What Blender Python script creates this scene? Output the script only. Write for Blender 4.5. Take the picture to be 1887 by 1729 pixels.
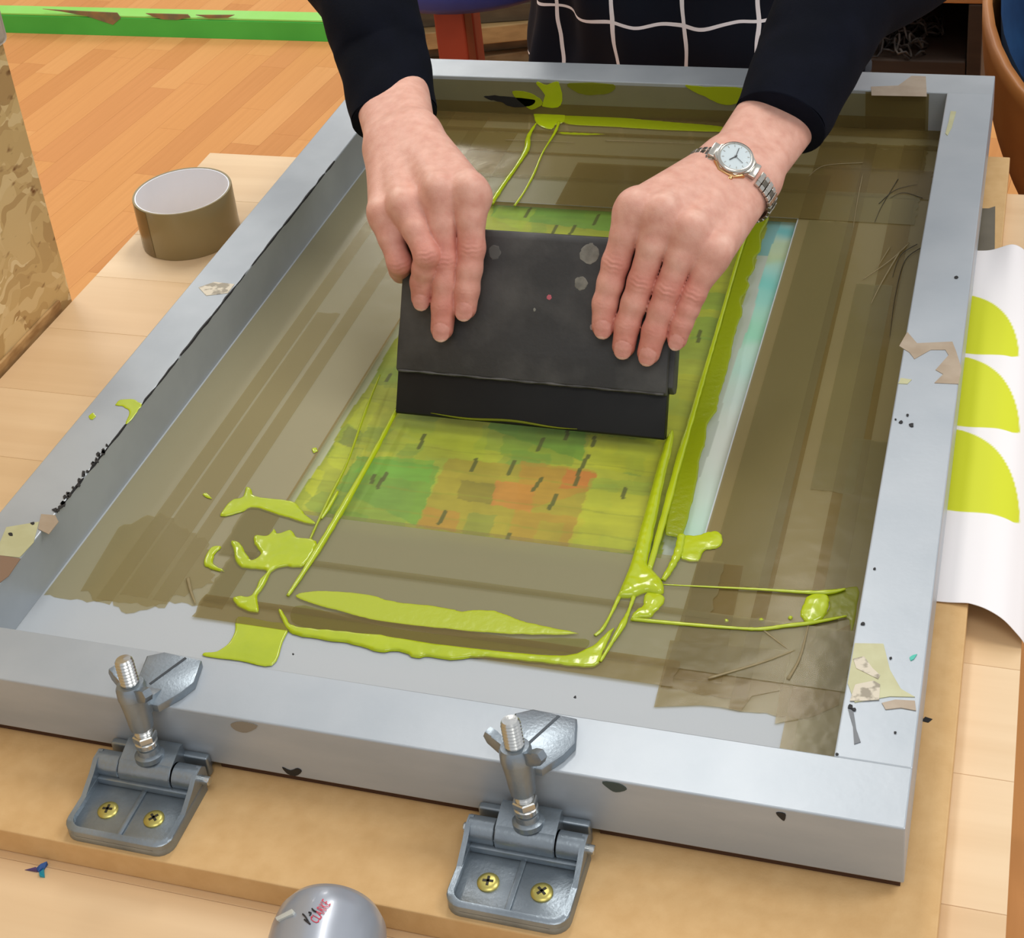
import bpy, bmesh, math, random
import numpy as np
from mathutils import Vector, Matrix

for o in list(bpy.data.objects):
    bpy.data.objects.remove(o, do_unlink=True)
SC = bpy.context.scene
COL = SC.collection
random.seed(7)
RNG = np.random.default_rng(7)

# ------------------------------------------------------------------ camera
# Working frame: x to the right along the near bar of the printing frame, y away from the
# camera, z up, z = 0 on the top face of the frame.  The floor lies Z0 below it.
Z0 = 0.816
CAM_R = np.array([[0.9489777503947013, 0.29731462486171667, -0.10509635150220628],
                  [0.06283761844121646, -0.5048818674450986, -0.8608982132817004],
                  [-0.3090188715343688, 0.8103692453235899, -0.4978042017371376]])
CAM_C = np.array([0.6401, -0.5838, 0.6781])
CAM_F, CAM_X, CAM_Y = 3101.9, 889.268, 448.494
IMG_W, IMG_H = 1887.0, 1729.0
cam = bpy.data.cameras.new('camera')
cam_ob = bpy.data.objects.new('camera', cam)
COL.objects.link(cam_ob)
cam.sensor_fit = 'HORIZONTAL'
cam.sensor_width = 36.0
cam.lens = CAM_F * 36.0 / IMG_W
cam.shift_x = (IMG_W / 2 - CAM_X) / IMG_W
cam.shift_y = -(IMG_H / 2 - CAM_Y) / IMG_W
cam.clip_start = 0.02
cam_ob.matrix_world = Matrix([[CAM_R[0][i], -CAM_R[1][i], -CAM_R[2][i], CAM_C[i] + (Z0 if i == 2 else 0)] for i in range(3)] + [[0, 0, 0, 1]])
SC.camera = cam_ob

# ------------------------------------------------------------------ world, lights, exposure
world = bpy.data.worlds.new('room_light')
SC.world = world
world.use_nodes = True
world.node_tree.nodes['Background'].inputs[0].default_value = (0.96, 0.97, 1.0, 1)
world.node_tree.nodes['Background'].inputs[1].default_value = 0.54

def ceiling_lamp(x, y, sx, sy, power, col=(1.0, 0.97, 0.92), z=1.95):
    L = bpy.data.lights.new('ceiling_panel', 'AREA')
    L.shape = 'RECTANGLE'
    L.size, L.size_y = sx, sy
    L.energy = power
    L.color = col
    o = bpy.data.objects.new('ceiling_panel', L)
    COL.objects.link(o)
    o.location = (x, y, z + Z0)
    return o
ceiling_lamp(0.10, 1.75, 0.30, 1.2, 16)
ceiling_lamp(-1.5, 4.7, 0.30, 1.2, 22)
ceiling_lamp(0.9, -0.9, 1.2, 0.6, 9)
ceiling_lamp(-1.7, 1.75, 0.30, 1.2, 24)
ceiling_lamp(1.9, 0.6, 1.2, 0.6, 18)
SC.view_settings.view_transform = 'Standard'
SC.view_settings.look = 'None'
SC.view_settings.gamma = 1.0
SC.view_settings.use_curve_mapping = False
SC.view_settings.exposure = 0.25

# ------------------------------------------------------------------ pixel rays
def ray(x, y):
    return CAM_R.T @ np.array([(x - CAM_X) / CAM_F, (y - CAM_Y) / CAM_F, 1.0])
def at_z(x, y, z):
    d = ray(x, y); return CAM_C + d * ((z - CAM_C[2]) / d[2])
def at_y(x, y, Y):
    d = ray(x, y); return CAM_C + d * ((Y - CAM_C[1]) / d[1])
def at_x(x, y, X):
    d = ray(x, y); return CAM_C + d * ((X - CAM_C[0]) / d[0])

# ------------------------------------------------------------------ materials
def lin(c):
    out = []
    for v in c[:3]:
        v = v / 255.0
        out.append(v / 12.92 if v <= 0.04045 else ((v + 0.055) / 1.055) ** 2.4)
    return tuple(out) + (1.0,)
def new_mat(name):
    m = bpy.data.materials.new(name)
    m.use_nodes = True
    nt = m.node_tree
    return m, nt, nt.nodes['Principled BSDF']
def node(nt, t, **kw):
    n = nt.nodes.new(t)
    for k, v in kw.items():
        setattr(n, k, v)
    return n
def pm(name, col, rough=0.5, metal=0.0, spec=0.5, col2=None, nscale=8.0, stretch=(1, 1, 1), detail=4.0,
       ramp=(0.35, 0.65), bump=0.0, bscale=None, attr=None, attr_mix='MULTIPLY', coat=0.0, sheen=0.0):
    m, nt, b = new_mat(name)
    L = nt.links
    b.inputs['Roughness'].default_value = rough
    b.inputs['Metallic'].default_value = metal
    b.inputs['Specular IOR Level'].default_value = spec
    b.inputs['Coat Weight'].default_value = coat
    b.inputs['Sheen Weight'].default_value = sheen
    tc = node(nt, 'ShaderNodeTexCoord')
    mp = node(nt, 'ShaderNodeMapping')
    mp.inputs['Scale'].default_value = stretch
    L.new(tc.outputs['Object'], mp.inputs['Vector'])
    src = None
    if col2 is not None:
        n = node(nt, 'ShaderNodeTexNoise')
        n.inputs['Scale'].default_value = nscale
        n.inputs['Detail'].default_value = detail
        L.new(mp.outputs[0], n.inputs['Vector'])
        r = node(nt, 'ShaderNodeValToRGB')
        r.color_ramp.elements[0].position, r.color_ramp.elements[1].position = ramp
        r.color_ramp.elements[0].color = lin(col)
        r.color_ramp.elements[1].color = lin(col2)
        L.new(n.outputs['Fac'], r.inputs['Fac'])
        src = r.outputs['Color']
    if attr:
        a = node(nt, 'ShaderNodeAttribute', attribute_name=attr)
        if src is None:
            src = a.outputs['Color']
        else:
            mx = node(nt, 'ShaderNodeMix', data_type='RGBA', blend_type=attr_mix)
            mx.inputs[0].default_value = 1.0
            L.new(src, mx.inputs[6]); L.new(a.outputs['Color'], mx.inputs[7])
            src = mx.outputs[2]
    if src is None:
        b.inputs['Base Color'].default_value = lin(col)
    else:
        L.new(src, b.inputs['Base Color'])
    if bump:
        n2 = node(nt, 'ShaderNodeTexNoise')
        n2.inputs['Scale'].default_value = bscale or nscale * 4
        n2.inputs['Detail'].default_value = 3
        L.new(mp.outputs[0], n2.inputs['Vector'])
        bp = node(nt, 'ShaderNodeBump')
        bp.inputs['Strength'].default_value = bump
        bp.inputs['Distance'].default_value = 0.001
        L.new(n2.outputs['Fac'], bp.inputs['Height'])
        L.new(bp.outputs['Normal'], b.inputs['Normal'])
    return m
def film(name, tint, body, opacity, rough=0.18, nscale=60.0, bump=0.25, spec=0.5):
    """thin translucent sheet: tinted see-through plus a share of body colour and a gloss"""
    m, nt, b = new_mat(name)
    L = nt.links
    b.inputs['Base Color'].default_value = lin(body)
    b.inputs['Roughness'].default_value = rough
    b.inputs['Specular IOR Level'].default_value = spec
    t = node(nt, 'ShaderNodeBsdfTransparent')
    t.inputs['Color'].default_value = lin(tint)
    mx = node(nt, 'ShaderNodeMixShader')
    mx.inputs[0].default_value = opacity
    L.new(t.outputs[0], mx.inputs[1]); L.new(b.outputs[0], mx.inputs[2])
    L.new(mx.outputs[0], nt.nodes['Material Output'].inputs['Surface'])
    if bump:
        tc = node(nt, 'ShaderNodeTexCoord')
        n2 = node(nt, 'ShaderNodeTexNoise')
        n2.inputs['Scale'].default_value = nscale
        n2.inputs['Detail'].default_value = 3
        L.new(tc.outputs['Object'], n2.inputs['Vector'])
        bp = node(nt, 'ShaderNodeBump')
        bp.inputs['Strength'].default_value = bump
        bp.inputs['Distance'].default_value = 0.002
        L.new(n2.outputs['Fac'], bp.inputs['Height'])
        L.new(bp.outputs['Normal'], b.inputs['Normal'])
    return m

# ------------------------------------------------------------------ objects
ORIGIN = {}
def tag(o, label=None, cat=None, group=None, kind=None):
    if label: o['label'] = label
    if cat: o['category'] = cat
    if group: o['group'] = group
    if kind: o['kind'] = kind
    return o
def thing(name, base, label=None, cat=None, group=None, kind=None):
    o = bpy.data.objects.new(name, None)
    COL.objects.link(o)
    o.empty_display_size = 0.02
    o.location = (base[0], base[1], base[2] + Z0)
    ORIGIN[o] = np.array(base, float)
    return tag(o, label, cat, group, kind)
def mesh_data(name, verts, faces, mat, smooth=False):
    me = bpy.data.meshes.new(name)
    me.from_pydata([tuple(map(float, v)) for v in verts], [], [tuple(int(i) for i in f) for f in faces])
    me.update()
    if smooth:
        me.polygons.foreach_set('use_smooth', [True] * len(me.polygons))
    if mat:
        me.materials.append(mat)
    return me
def obj(name, geo, mat, parent=None, base=None, smooth=False, sharp=None):
    """geo = (verts, faces) in the working frame; top-level objects get their origin at `base`"""
    verts, faces = geo
    verts = np.asarray(verts, float)
    if parent is not None:
        org = ORIGIN[parent]
    else:
        org = np.array(base if base is not None else [*(verts[:, :2].min(0) + verts[:, :2].max(0)) / 2, verts[:, 2].min()], float)
    me = mesh_data(name, verts - org, faces, mat, smooth)
    if smooth and sharp:
        me.set_sharp_from_angle(angle=math.radians(sharp))
    o = bpy.data.objects.new(name, me)
    COL.objects.link(o)
    ORIGIN[o] = org
    if parent is not None:
        o.parent = parent
    else:
        o.location = (org[0], org[1], org[2] + Z0)
    return o
def copy_tree(o, parent=None):
    c = o.copy(); COL.objects.link(c); c.parent = parent
    ORIGIN[c] = ORIGIN[o]
    for ch in [k for k in bpy.data.objects if k.parent == o]:
        copy_tree(ch, c)
    return c
def join(*geos):
    V, F, n = [], [], 0
    for v, f in geos:
        v = np.asarray(v, float)
        V.append(v); F += [tuple(i + n for i in q) for q in f]; n += len(v)
    return np.concatenate(V), F
def bm_geo(bm):
    bm.verts.index_update()
    v = np.array([tuple(x.co) for x in bm.verts]); f = [tuple(x.index for x in q.verts) for q in bm.faces]
    bm.free(); return v, f
def box(x0, x1, y0, y1, z0, z1, bev=0.0, seg=2):
    bm = bmesh.new()
    bmesh.ops.create_cube(bm, size=1.0)
    for v in bm.verts:
        v.co = Vector(((x0 + x1) / 2 + v.co.x * (x1 - x0), (y0 + y1) / 2 + v.co.y * (y1 - y0), (z0 + z1) / 2 + v.co.z * (z1 - z0)))
    if bev:
        bmesh.ops.bevel(bm, geom=list(bm.edges), offset=bev, segments=seg, profile=0.5, affect='EDGES')
    return bm_geo(bm)
def prism(poly, z0, z1, bev=0.0, seg=2):
    bm = bmesh.new()
    poly = [tuple(p[:2]) for p in poly]
    a = sum(poly[i][0] * poly[(i + 1) % len(poly)][1] - poly[(i + 1) % len(poly)][0] * poly[i][1] for i in range(len(poly)))
    if a < 0: poly = poly[::-1]
    lo = [bm.verts.new((x, y, z0)) for x, y in poly]
    hi = [bm.verts.new((x, y, z1)) for x, y in poly]
    n = len(poly)
    bm.faces.new(lo[::-1]); top = bm.faces.new(hi)
    for i in range(n):
        bm.faces.new((lo[i], lo[(i + 1) % n], hi[(i + 1) % n], hi[i]))
    if bev:
        bmesh.ops.bevel(bm, geom=list(top.edges), offset=bev, segments=seg, profile=0.5, affect='EDGES')
    return bm_geo(bm)
def xform(geo, M):
    v, f = geo
    v = np.asarray(v, float)
    M = np.array(M)
    return v @ M[:3, :3].T + M[:3, 3], f
def rot_to(axis, roll=0.0):
    """matrix whose local z looks along axis"""
    q = Vector(axis).to_track_quat('Z', 'Y')
    return np.array((q.to_matrix() @ Matrix.Rotation(roll, 3, 'Z')))
def trs(loc, R=None):
    M = np.eye(4)
    if R is not None: M[:3, :3] = np.array(R)[:3, :3]
    M[:3, 3] = loc
    return M
def lathe(prof, seg=32, cap=True):
    """prof = [(r, z)...] around local z"""
    V, F = [], []
    for r, z in prof:
        for k in range(seg):
            a = 2 * math.pi * k / seg
            V.append((r * math.cos(a), r * math.sin(a), z))
    for i in range(len(prof) - 1):
        for k in range(seg):
            a, b = i * seg + k, i * seg + (k + 1) % seg
            F.append((a, b, b + seg, a + seg))
    if cap:
        F.append(tuple(range(seg))[::-1])
        F.append(tuple((len(prof) - 1) * seg + k for k in range(seg)))
    return np.array(V), F
def cyl(p0, p1, r, seg=24, bev=0.0, r1=None):
    p0, p1 = np.array(p0, float), np.array(p1, float)
    h = np.linalg.norm(p1 - p0)
    r1 = r if r1 is None else r1
    prof = [(r - bev, 0), (r, bev), (r1, h - bev), (r1 - bev, h)] if bev else [(r, 0), (r1, h)]
    return xform(lathe(prof, seg), trs(p0, rot_to(p1 - p0)))
def catmull(P, n=8, closed=False):
    P = np.asarray(P, float)
    out = []
    m = len(P)
    rng = range(m) if closed else range(m - 1)
    for i in rng:
        p0 = P[(i - 1) % m] if closed or i > 0 else P[0]
        p1, p2 = P[i], P[(i + 1) % m]
        p3 = P[(i + 2) % m] if closed or i + 2 < m else P[-1]
        for k in range(n):
            t = k / n
            out.append(0.5 * ((2 * p1) + (-p0 + p2) * t + (2 * p0 - 5 * p1 + 4 * p2 - p3) * t * t + (-p0 + 3 * p1 - 3 * p2 + p3) * t ** 3))
    if not closed:
        out.append(P[-1])
    return np.array(out)
def sweep(path, rad, seg=16, cap=True, up=(0, 0, 1), ell=1.0, wob=0.0):
    """tube along path; rad scalar or list; ell = ratio of the radius along `up`"""
    path = np.asarray(path, float)
    n = len(path)
    rad = np.full(n, rad) if np.isscalar(rad) else np.asarray(rad, float)
    V, F = [], []
    tang = np.gradient(path, axis=0)
    for i in range(n):
        t = tang[i] / (np.linalg.norm(tang[i]) + 1e-12)
        s = np.cross(t, up); s /= (np.linalg.norm(s) + 1e-12)
        u = np.cross(s, t)
        for k in range(seg):
            a = 2 * math.pi * k / seg
            w = 1 + (wob * (math.sin(3 * a + i * 0.7) * 0.5 + math.sin(5 * a - i * 0.43) * 0.5) if wob else 0)
            V.append(path[i] + (s * math.cos(a) + u * math.sin(a) * ell) * rad[i] * w)
    for i in range(n - 1):
        for k in range(seg):
            a, b = i * seg + k, i * seg + (k + 1) % seg
            F.append((a, b, b + seg, a + seg))
    if cap:
        F.append(tuple(range(seg))[::-1]); F.append(tuple((n - 1) * seg + k for k in range(seg)))
    return np.array(V), F
def vcol(o, cols, name='Col'):
    a = o.data.color_attributes.new(name, 'FLOAT_COLOR', 'POINT')
    c = np.ones((len(cols), 4), np.float32); c[:, :3] = np.asarray(cols)[:, :3]
    a.data.foreach_set('color', c.ravel())

# ================================================================== the setting
ZF = -Z0                 # floor
ZT = -0.0645             # table top
ZM = -0.0465             # MDF board top
ZMESH = -0.0398          # printing mesh
LFR, WFR, BAR = 0.8688, 0.600, 0.0395

M_floor = pm('floor_underlay', (208, 146, 86), 0.62, spec=0.25, col2=(214, 152, 92), nscale=6, stretch=(14, 1, 1))
floor = obj('floor', box(-4.0, 3.0, -2.0, 5.5, ZF - 0.05, ZF - 0.0005), M_floor)
tag(floor, kind='structure', label='orange-brown wood strip floor around the work table')
M_wall = pm('wall_paint', (214, 210, 202), 0.8)
tag(obj('wall_back', box(-4.0, 3.0, 5.5, 5.6, ZF, 1.95), M_wall), kind='structure')
tag(obj('wall_left', box(-4.1, -4.0, -2.0, 5.6, ZF, 1.95), M_wall), kind='structure')
STRIP = []
for i, (c, c2) in enumerate([((214, 151, 88), (209, 146, 84)), ((217, 155, 92), (212, 150, 87)), ((206, 142, 83), (201, 137, 78)),
                             ((215, 152, 90), (210, 147, 86)), ((209, 144, 86), (204, 140, 82)), ((219, 158, 96), (214, 153, 91))]):
    STRIP.append(pm('floor_strip_wood_%d' % i, c, 0.62, spec=0.25, col2=c2, nscale=3.0, stretch=(30, 1.2, 1), bump=0.03))
plank_me = {}
ang = math.radians(-5.2)
ca, sa = math.cos(ang), math.sin(ang)
SW = 0.0665
for ix in range(-27, 16):
    y = 0.62 + (0.37 * ((ix * 7) % 11) / 11.0 - 0.37)
    while y < 3.3:
        ln = random.choice((0.38, 0.46, 0.52))
        lx, ly = ix * SW - 0.35, y
        wx, wy = ca * lx - sa * (ly - 2.0), 2.0 + sa * lx + ca * (ly - 2.0)
        mi = random.randrange(6)
        y += ln
        if wx > 0.62 or wx < -2.25 or (wx > -0.28 and (wy < 1.15 or wy > 2.9)):
            continue
        key = (mi, ln)
        if key not in plank_me:
            v, f = box(0.0002, SW - 0.0002, 0.0002, ln - 0.0002, -0.0006, 0.0006)
            plank_me[key] = mesh_data('plank', v, f, STRIP[mi])
        p = bpy.data.objects.new('plank', plank_me[key])
        COL.objects.link(p)
        p.parent = floor
        fo = ORIGIN[floor]
        p.location = (wx - fo[0], wy - fo[1], ZF - fo[2])
        p.rotation_euler = (0, 0, ang)

# green timber lying across the floor
M_green = pm('green_paint', (62, 172, 62), 0.45, col2=(72, 184, 70), nscale=5)
M_green_lit = pm('green_paint_lit', (140, 214, 92), 0.45, col2=(152, 220, 112), nscale=5)  # same green, lightened: light on the batten's top put into the colour
M_chip = pm('bare_chip', (112, 104, 76), 0.8, col2=(150, 116, 70), nscale=30)
gb = thing('floor_batten', (-1.5, 2.72, ZF), 'green painted timber batten with chipped edge lying across the floor', 'batten')
obj('front_board', box(-2.6, -0.72, 2.688, 2.712, ZF, ZF + 0.047, 0.001), M_green, gb)
obj('top_strip', box(-2.6, -0.72, 2.690, 2.737, ZF + 0.0475, ZF + 0.0525, 0.001), M_green_lit, gb)
def chip(px):
    pts = [at_y(x, y, 2.6868) for x, y in px]
    v = [(p[0], 2.6872, p[2]) for p in pts] + [(p[0], 2.6902, p[2]) for p in pts]
    n = len(pts)
    f = [tuple(range(n)), tuple(range(2 * n - 1, n - 1, -1))] + [(i, i + n, (i + 1) % n + n, (i + 1) % n) for i in range(n)]
    obj('paint_chip', (v, f), M_chip, gb)
chip([(78, 17), (150, 21), (215, 24), (222, 34), (208, 46), (190, 40), (160, 30), (110, 21)])
chip([(268, 25), (345, 27), (350, 32), (325, 37), (300, 36), (285, 32)])
chip([(360, 28), (432, 28), (420, 33), (385, 34)])

# ------------------------------------------------------------------ work table
M_beech = [pm('beech_%d' % i, a, 0.42, col2=b, nscale=2.2, stretch=(1.2, 26, 1), bump=0.04, coat=0.1) for i, (a, b) in enumerate([
    ((229, 198, 156), (222, 189, 146)), ((224, 191, 148), (217, 183, 139)), ((233, 204, 164), (226, 195, 153)), ((226, 194, 150), (219, 186, 142))])]
M_edge = pm('table_edge_band', (206, 170, 124), 0.5, col2=(196, 158, 112), nscale=4, stretch=(1, 1, 14))
M_steel = pm('table_leg_steel', (120, 122, 124), 0.4, metal=0.6)
tb = thing('work_table', (0.25, 0.1, ZF), 'pale beech work table with planked top under the printing board', 'table')
obj('table_core', box(-0.156, 0.6495, -0.62, 0.7645, ZT - 0.028, ZT - 0.004, 0.001), M_edge, tb)
yy = [0.7655, 0.672, 0.60, 0.525, 0.44, 0.352, 0.268, 0.186, 0.10, 0.012, -0.07, -0.155, -0.24, -0.33, -0.42, -0.52, -0.62]
for i in range(len(yy) - 1):
    xs = [-0.1565, 0.6500]
    obj('plank', box(xs[0], xs[1], yy[i + 1] + 0.0001, yy[i] - 0.0001, ZT - 0.0039, ZT, 0.0002, 1), M_beech[(i * 3 + i // 4) % 4], tb)
for x in (-0.12, 0.61):
    for y in (-0.57, 0.71):
        obj('leg', box(x - 0.02, x + 0.02, y - 0.02, y + 0.02, ZF, ZT - 0.028, 0.003), M_steel, tb)
for y in (-0.57, 0.71):
    obj('apron_rail', box(-0.10, 0.59, y - 0.012, y + 0.012, ZT - 0.075, ZT - 0.0285, 0.002), M_steel, tb)

# ------------------------------------------------------------------ OSB panel at the table's left edge
def osb_mat():
    m, nt, b = new_mat('osb_flakes')
    L = nt.links
    tc = node(nt, 'ShaderNodeTexCoord')
    cols = []
    mp0 = node(nt, 'ShaderNodeMapping')
    nz = node(nt, 'ShaderNodeTexNoise'); nz.inputs['Scale'].default_value = 20
    L.new(tc.outputs['Object'], nz.inputs['Vector'])
    ad = node(nt, 'ShaderNodeMix', data_type='RGBA', blend_type='LINEAR_LIGHT'); ad.inputs[0].default_value = 0.045
    L.new(tc.outputs['Object'], ad.inputs[6]); L.new(nz.outputs['Color'], ad.inputs[7])
    outs = []
    for rotx, sc in ((0.5, (1, 10, 26)), (2.1, (1, 11, 30))):
        mp = node(nt, 'ShaderNodeMapping')
        mp.inputs['Rotation'].default_value = (rotx, 0, 0)
        mp.inputs['Scale'].default_value = sc
        L.new(ad.outputs[2], mp.inputs['Vector'])
        vo = node(nt, 'ShaderNodeTexVoronoi'); vo.inputs['Scale'].default_value = 2.6
        L.new(mp.outputs[0], vo.inputs['Vector'])
        outs.append(vo)
    n1 = node(nt, 'ShaderNodeTexNoise'); n1.inputs['Scale'].default_value = 26
    L.new(tc.outputs['Object'], n1.inputs['Vector'])
    gt = node(nt, 'ShaderNodeMath', operation='GREATER_THAN'); gt.inputs[1].default_value = 0.5
    L.new(n1.outputs['Fac'], gt.inputs[0])
    mx = node(nt, 'ShaderNodeMix', data_type='RGBA')
    L.new(gt.outputs[0], mx.inputs[0]); L.new(outs[0].outputs['Color'], mx.inputs[6]); L.new(outs[1].outputs['Color'], mx.inputs[7])
    bw = node(nt, 'ShaderNodeRGBToBW'); L.new(mx.outputs[2], bw.inputs[0])
    r = node(nt, 'ShaderNodeValToRGB')
    e = r.color_ramp.elements
    e[0].position, e[0].color = 0.10, lin((178, 142, 90))
    e[1].position, e[1].color = 0.9, lin((232, 208, 158))
    k = r.color_ramp.elements.new(0.35); k.color = lin((204, 172, 114))
    k = r.color_ramp.elements.new(0.6); k.color = lin((216, 186, 130))
    L.new(bw.outputs[0], r.inputs['Fac'])
    n3 = node(nt, 'ShaderNodeTexNoise'); n3.inputs['Scale'].default_value = 45; n3.inputs['Detail'].default_value = 2
    mpd = node(nt, 'ShaderNodeMapping'); mpd.inputs['Scale'].default_value = (1, 1.2, 2.4); mpd.inputs['Rotation'].default_value = (0.7, 0, 0)
    L.new(tc.outputs['Object'], mpd.inputs['Vector']); L.new(mpd.outputs[0], n3.inputs['Vector'])
    r3 = node(nt, 'ShaderNodeValToRGB')
    r3.color_ramp.elements[0].position, r3.color_ramp.elements[0].color = 0.64, (1, 1, 1, 1)
    r3.color_ramp.elements[1].position, r3.color_ramp.elements[1].color = 0.76, lin((150, 112, 70))
    L.new(n3.outputs['Fac'], r3.inputs['Fac'])
    ml = node(nt, 'ShaderNodeMix', data_type='RGBA', blend_type='MULTIPLY'); ml.inputs[0].default_value = 1
    L.new(r.outputs['Color'], ml.inputs[6]); L.new(r3.outputs['Color'], ml.inputs[7])
    L.new(ml.outputs[2], b.inputs['Base Color'])
    bp = node(nt, 'ShaderNodeBump'); bp.inputs['Strength'].default_value = 0.5; bp.inputs['Distance'].default_value = 0.002
    L.new(bw.outputs[0], bp.inputs['Height']); L.new(bp.outputs['Normal'], b.inputs['Normal'])
    b.inputs['Roughness'].default_value = 0.6
    return m
M_osb = osb_mat()
M_osbedge = pm('osb_edge', (150, 112, 66), 0.8, col2=(196, 158, 104), nscale=40, stretch=(1, 1, 3))
ob = thing('osb_panel', (-0.170, 0.05, ZF), 'upright OSB chipboard panel along the left edge of the table', 'panel')
obj('sheet', box(-0.1795, -0.1620, -0.60, 0.4905, ZF, 0.62, 0.0012), M_osb, ob)
obj('bottom_edging', box(-0.1618, -0.1590, -0.60, 0.470, ZT - 0.010, ZT + 0.009, 0.0008), M_osbedge, ob)
M_brk = pm('bracket_plastic', (196, 184, 168), 0.45, col2=(180, 168, 150), nscale=20)
M_hole = pm('bracket_recess', (96, 66, 34), 0.7)
br = obj('corner_bracket', box(-0.1640, -0.1585, 0.455, 0.4935, 0.180, 0.262, 0.005, 3), M_brk, ob, smooth=True, sharp=50)
obj('recess', box(-0.1590, -0.1578, 0.466, 0.479, 0.194, 0.214, 0.002), M_hole, br)

# ------------------------------------------------------------------ MDF base board
M_mdf = pm('mdf', (205, 165, 110), 0.75, col2=(214, 176, 122), nscale=90, detail=6, bump=0.12, bscale=600, ramp=(0.3, 0.7))
bd = thing('base_board', (0.31, 0.35, ZT), 'brown MDF base board under the screen frame with bolted hinge clamps', 'board')
obj('mdf_sheet', box(0.004, 0.618, -0.0655, 0.80, ZT + 0.0003, ZM, 0.0008), M_mdf, bd)
M_mark = pm('black_fleck', (22, 22, 24), 0.6)
q = at_z(1708, 1327, ZM)
obj('paint_fleck', prism([(q[0] - .003, q[1] - .0015), (q[0] + .001, q[1] - .002), (q[0] + .003, q[1] + .001), (q[0] - .001, q[1] + .002)], ZM, ZM + 0.0003), M_mark, bd)
q = [at_z(x, y, ZM + .0004)[:2] for x, y in ((1822, 384), (1834, 380), (1833, 465), (1822, 482), (1804, 494), (1790, 494), (1800, 384))]
obj('tape_patch', prism(q, ZM + 0.0001, ZM + 0.0004), pm('dark_tape_patch', (96, 88, 70), 0.3, col2=(112, 104, 86), nscale=30), bd)

# ================================================================== the screen frame
M_alu = pm('aluminium', (176, 183, 189), 0.38, metal=0.28, col2=(166, 174, 181), nscale=9, stretch=(1.6, 1.6, 6), bump=0.06, bscale=160)
M_alu_old = pm('aluminium_worn', (180, 187, 192), 0.40, metal=0.30, col2=(166, 173, 179), nscale=14, bump=0.06, bscale=160)
sf = thing('screen_frame', (WFR / 2, LFR / 2, -0.04), 'aluminium screen printing frame with taped mesh lying on the board', 'frame')
zb, zt = -0.0398, 0.0
RB = 0.0009
obj('bar', box(0.0, WFR, 0.0, BAR, zb, zt, RB), M_alu, sf)
obj('bar', box(0.0, WFR, LFR - BAR, LFR, zb, zt, RB), M_alu_old, sf)
obj('bar', box(0.0, BAR, BAR - 0.0005, LFR - BAR + 0.0005, zb, zt, RB), M_alu_old, sf)
obj('bar', box(WFR - BAR, WFR, BAR - 0.0005, LFR - BAR + 0.0005, zb, zt, RB), M_alu, sf)

M_gap_strip = pm('dark_brown_strip', (74, 46, 26), 0.9)  # dark brown strip filling the gap under the near bar
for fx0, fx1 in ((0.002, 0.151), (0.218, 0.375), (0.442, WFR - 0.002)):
    obj('gap_strip', box(fx0, fx1, 0.0035, 0.030, ZM + 0.0002, -0.0399), M_gap_strip, sf)
# mesh: bare fabric around an open stencil window
M_fab = film('mesh_fabric', (222, 224, 224), (198, 205, 210), 0.80, rough=0.55, nscale=900, bump=0.05, spec=0.3)
M_win = film('mesh_open', (244, 246, 236), (206, 210, 130), 0.10, rough=0.25, nscale=400, bump=0.1)
WX0, WX1, WY0, WY1 = 0.163, 0.4520, 0.2165, 0.6570
mz = ZMESH + 0.0004
xs = [BAR - 0.004, WX0, WX1, WFR - BAR + 0.004]; ys = [BAR - 0.004, WY0, WY1, LFR - BAR + 0.004]
V = [(x, y, mz) for y in ys for x in xs]
F = []
for j in range(3):
    for i in range(3):
        if i == 1 and j == 1: continue
        F.append((j * 4 + i, j * 4 + i + 1, j * 4 + i + 5, j * 4 + i + 4))
mesh_o = obj('mesh_fabric', (V, F), M_fab, sf)
obj('stencil_opening', ([(WX0, WY0, mz), (WX1, WY0, mz), (WX1, WY1, mz), (WX0, WY1, mz)], [(0, 1, 2, 3)]), M_win, sf)

# brown packing tape over the mesh: every strip its own piece, overlapping strips darken
M_tape = film('packing_tape', (226, 215, 182), (140, 124, 78), 0.36, rough=0.16, nscale=45, bump=0.16)
M_tape2 = film('packing_tape_grey', (232, 226, 204), (148, 141, 100), 0.34, rough=0.18, nscale=45, bump=0.16)
M_tape_lit = film('packing_tape_lit', (240, 234, 216), (172, 161, 118), 0.36, rough=0.18, nscale=45, bump=0.16)  # left field reflects more light; that brightness is put into this tape colour
TZ = [ZMESH + 0.0006]
def strip(poly, mat=None, px=False, name='tape_strip', z=None, jag=0.0, parent=None, subs=1):
    pts = []
    if z is None:
        TZ[0] += 0.00006; zz = TZ[0]
    else:
        zz = z
    for q in poly:
        if px:
            p = at_z(q[0], q[1], zz); pts.append((p[0], p[1]))
        else:
            pts.append(q)
    if jag:
        out = []
        for i in range(len(pts)):
            a, b = np.array(pts[i]), np.array(pts[(i + 1) % len(pts)])
            out.append(tuple(a))
            n = int(np.linalg.norm(b - a) / 0.004)
            if np.linalg.norm(b - a) < 0.06:
                for k in range(1, n):
                    nv = np.array([-(b - a)[1], (b - a)[0]]) / np.linalg.norm(b - a)
                    out.append(tuple(a + (b - a) * k / n + nv * random.uniform(-jag, jag)))
        pts = out
    return obj(name, ([(x, y, zz) for x, y in pts], [tuple(range(len(pts)))]), mat or M_tape, parent or sf)
def rect(x0, x1, y0, y1, mat=None, jag=0.0012, sk=0.0):
    strip([(x0, y0), (x1, y0), (x1 + sk, y1), (x0 + sk, y1)], mat, jag=jag)
xi0, xi1, yi0, yi1 = BAR + 0.0005, WFR - BAR - 0.0005, BAR + 0.0005, LFR - BAR - 0.0005
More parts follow.
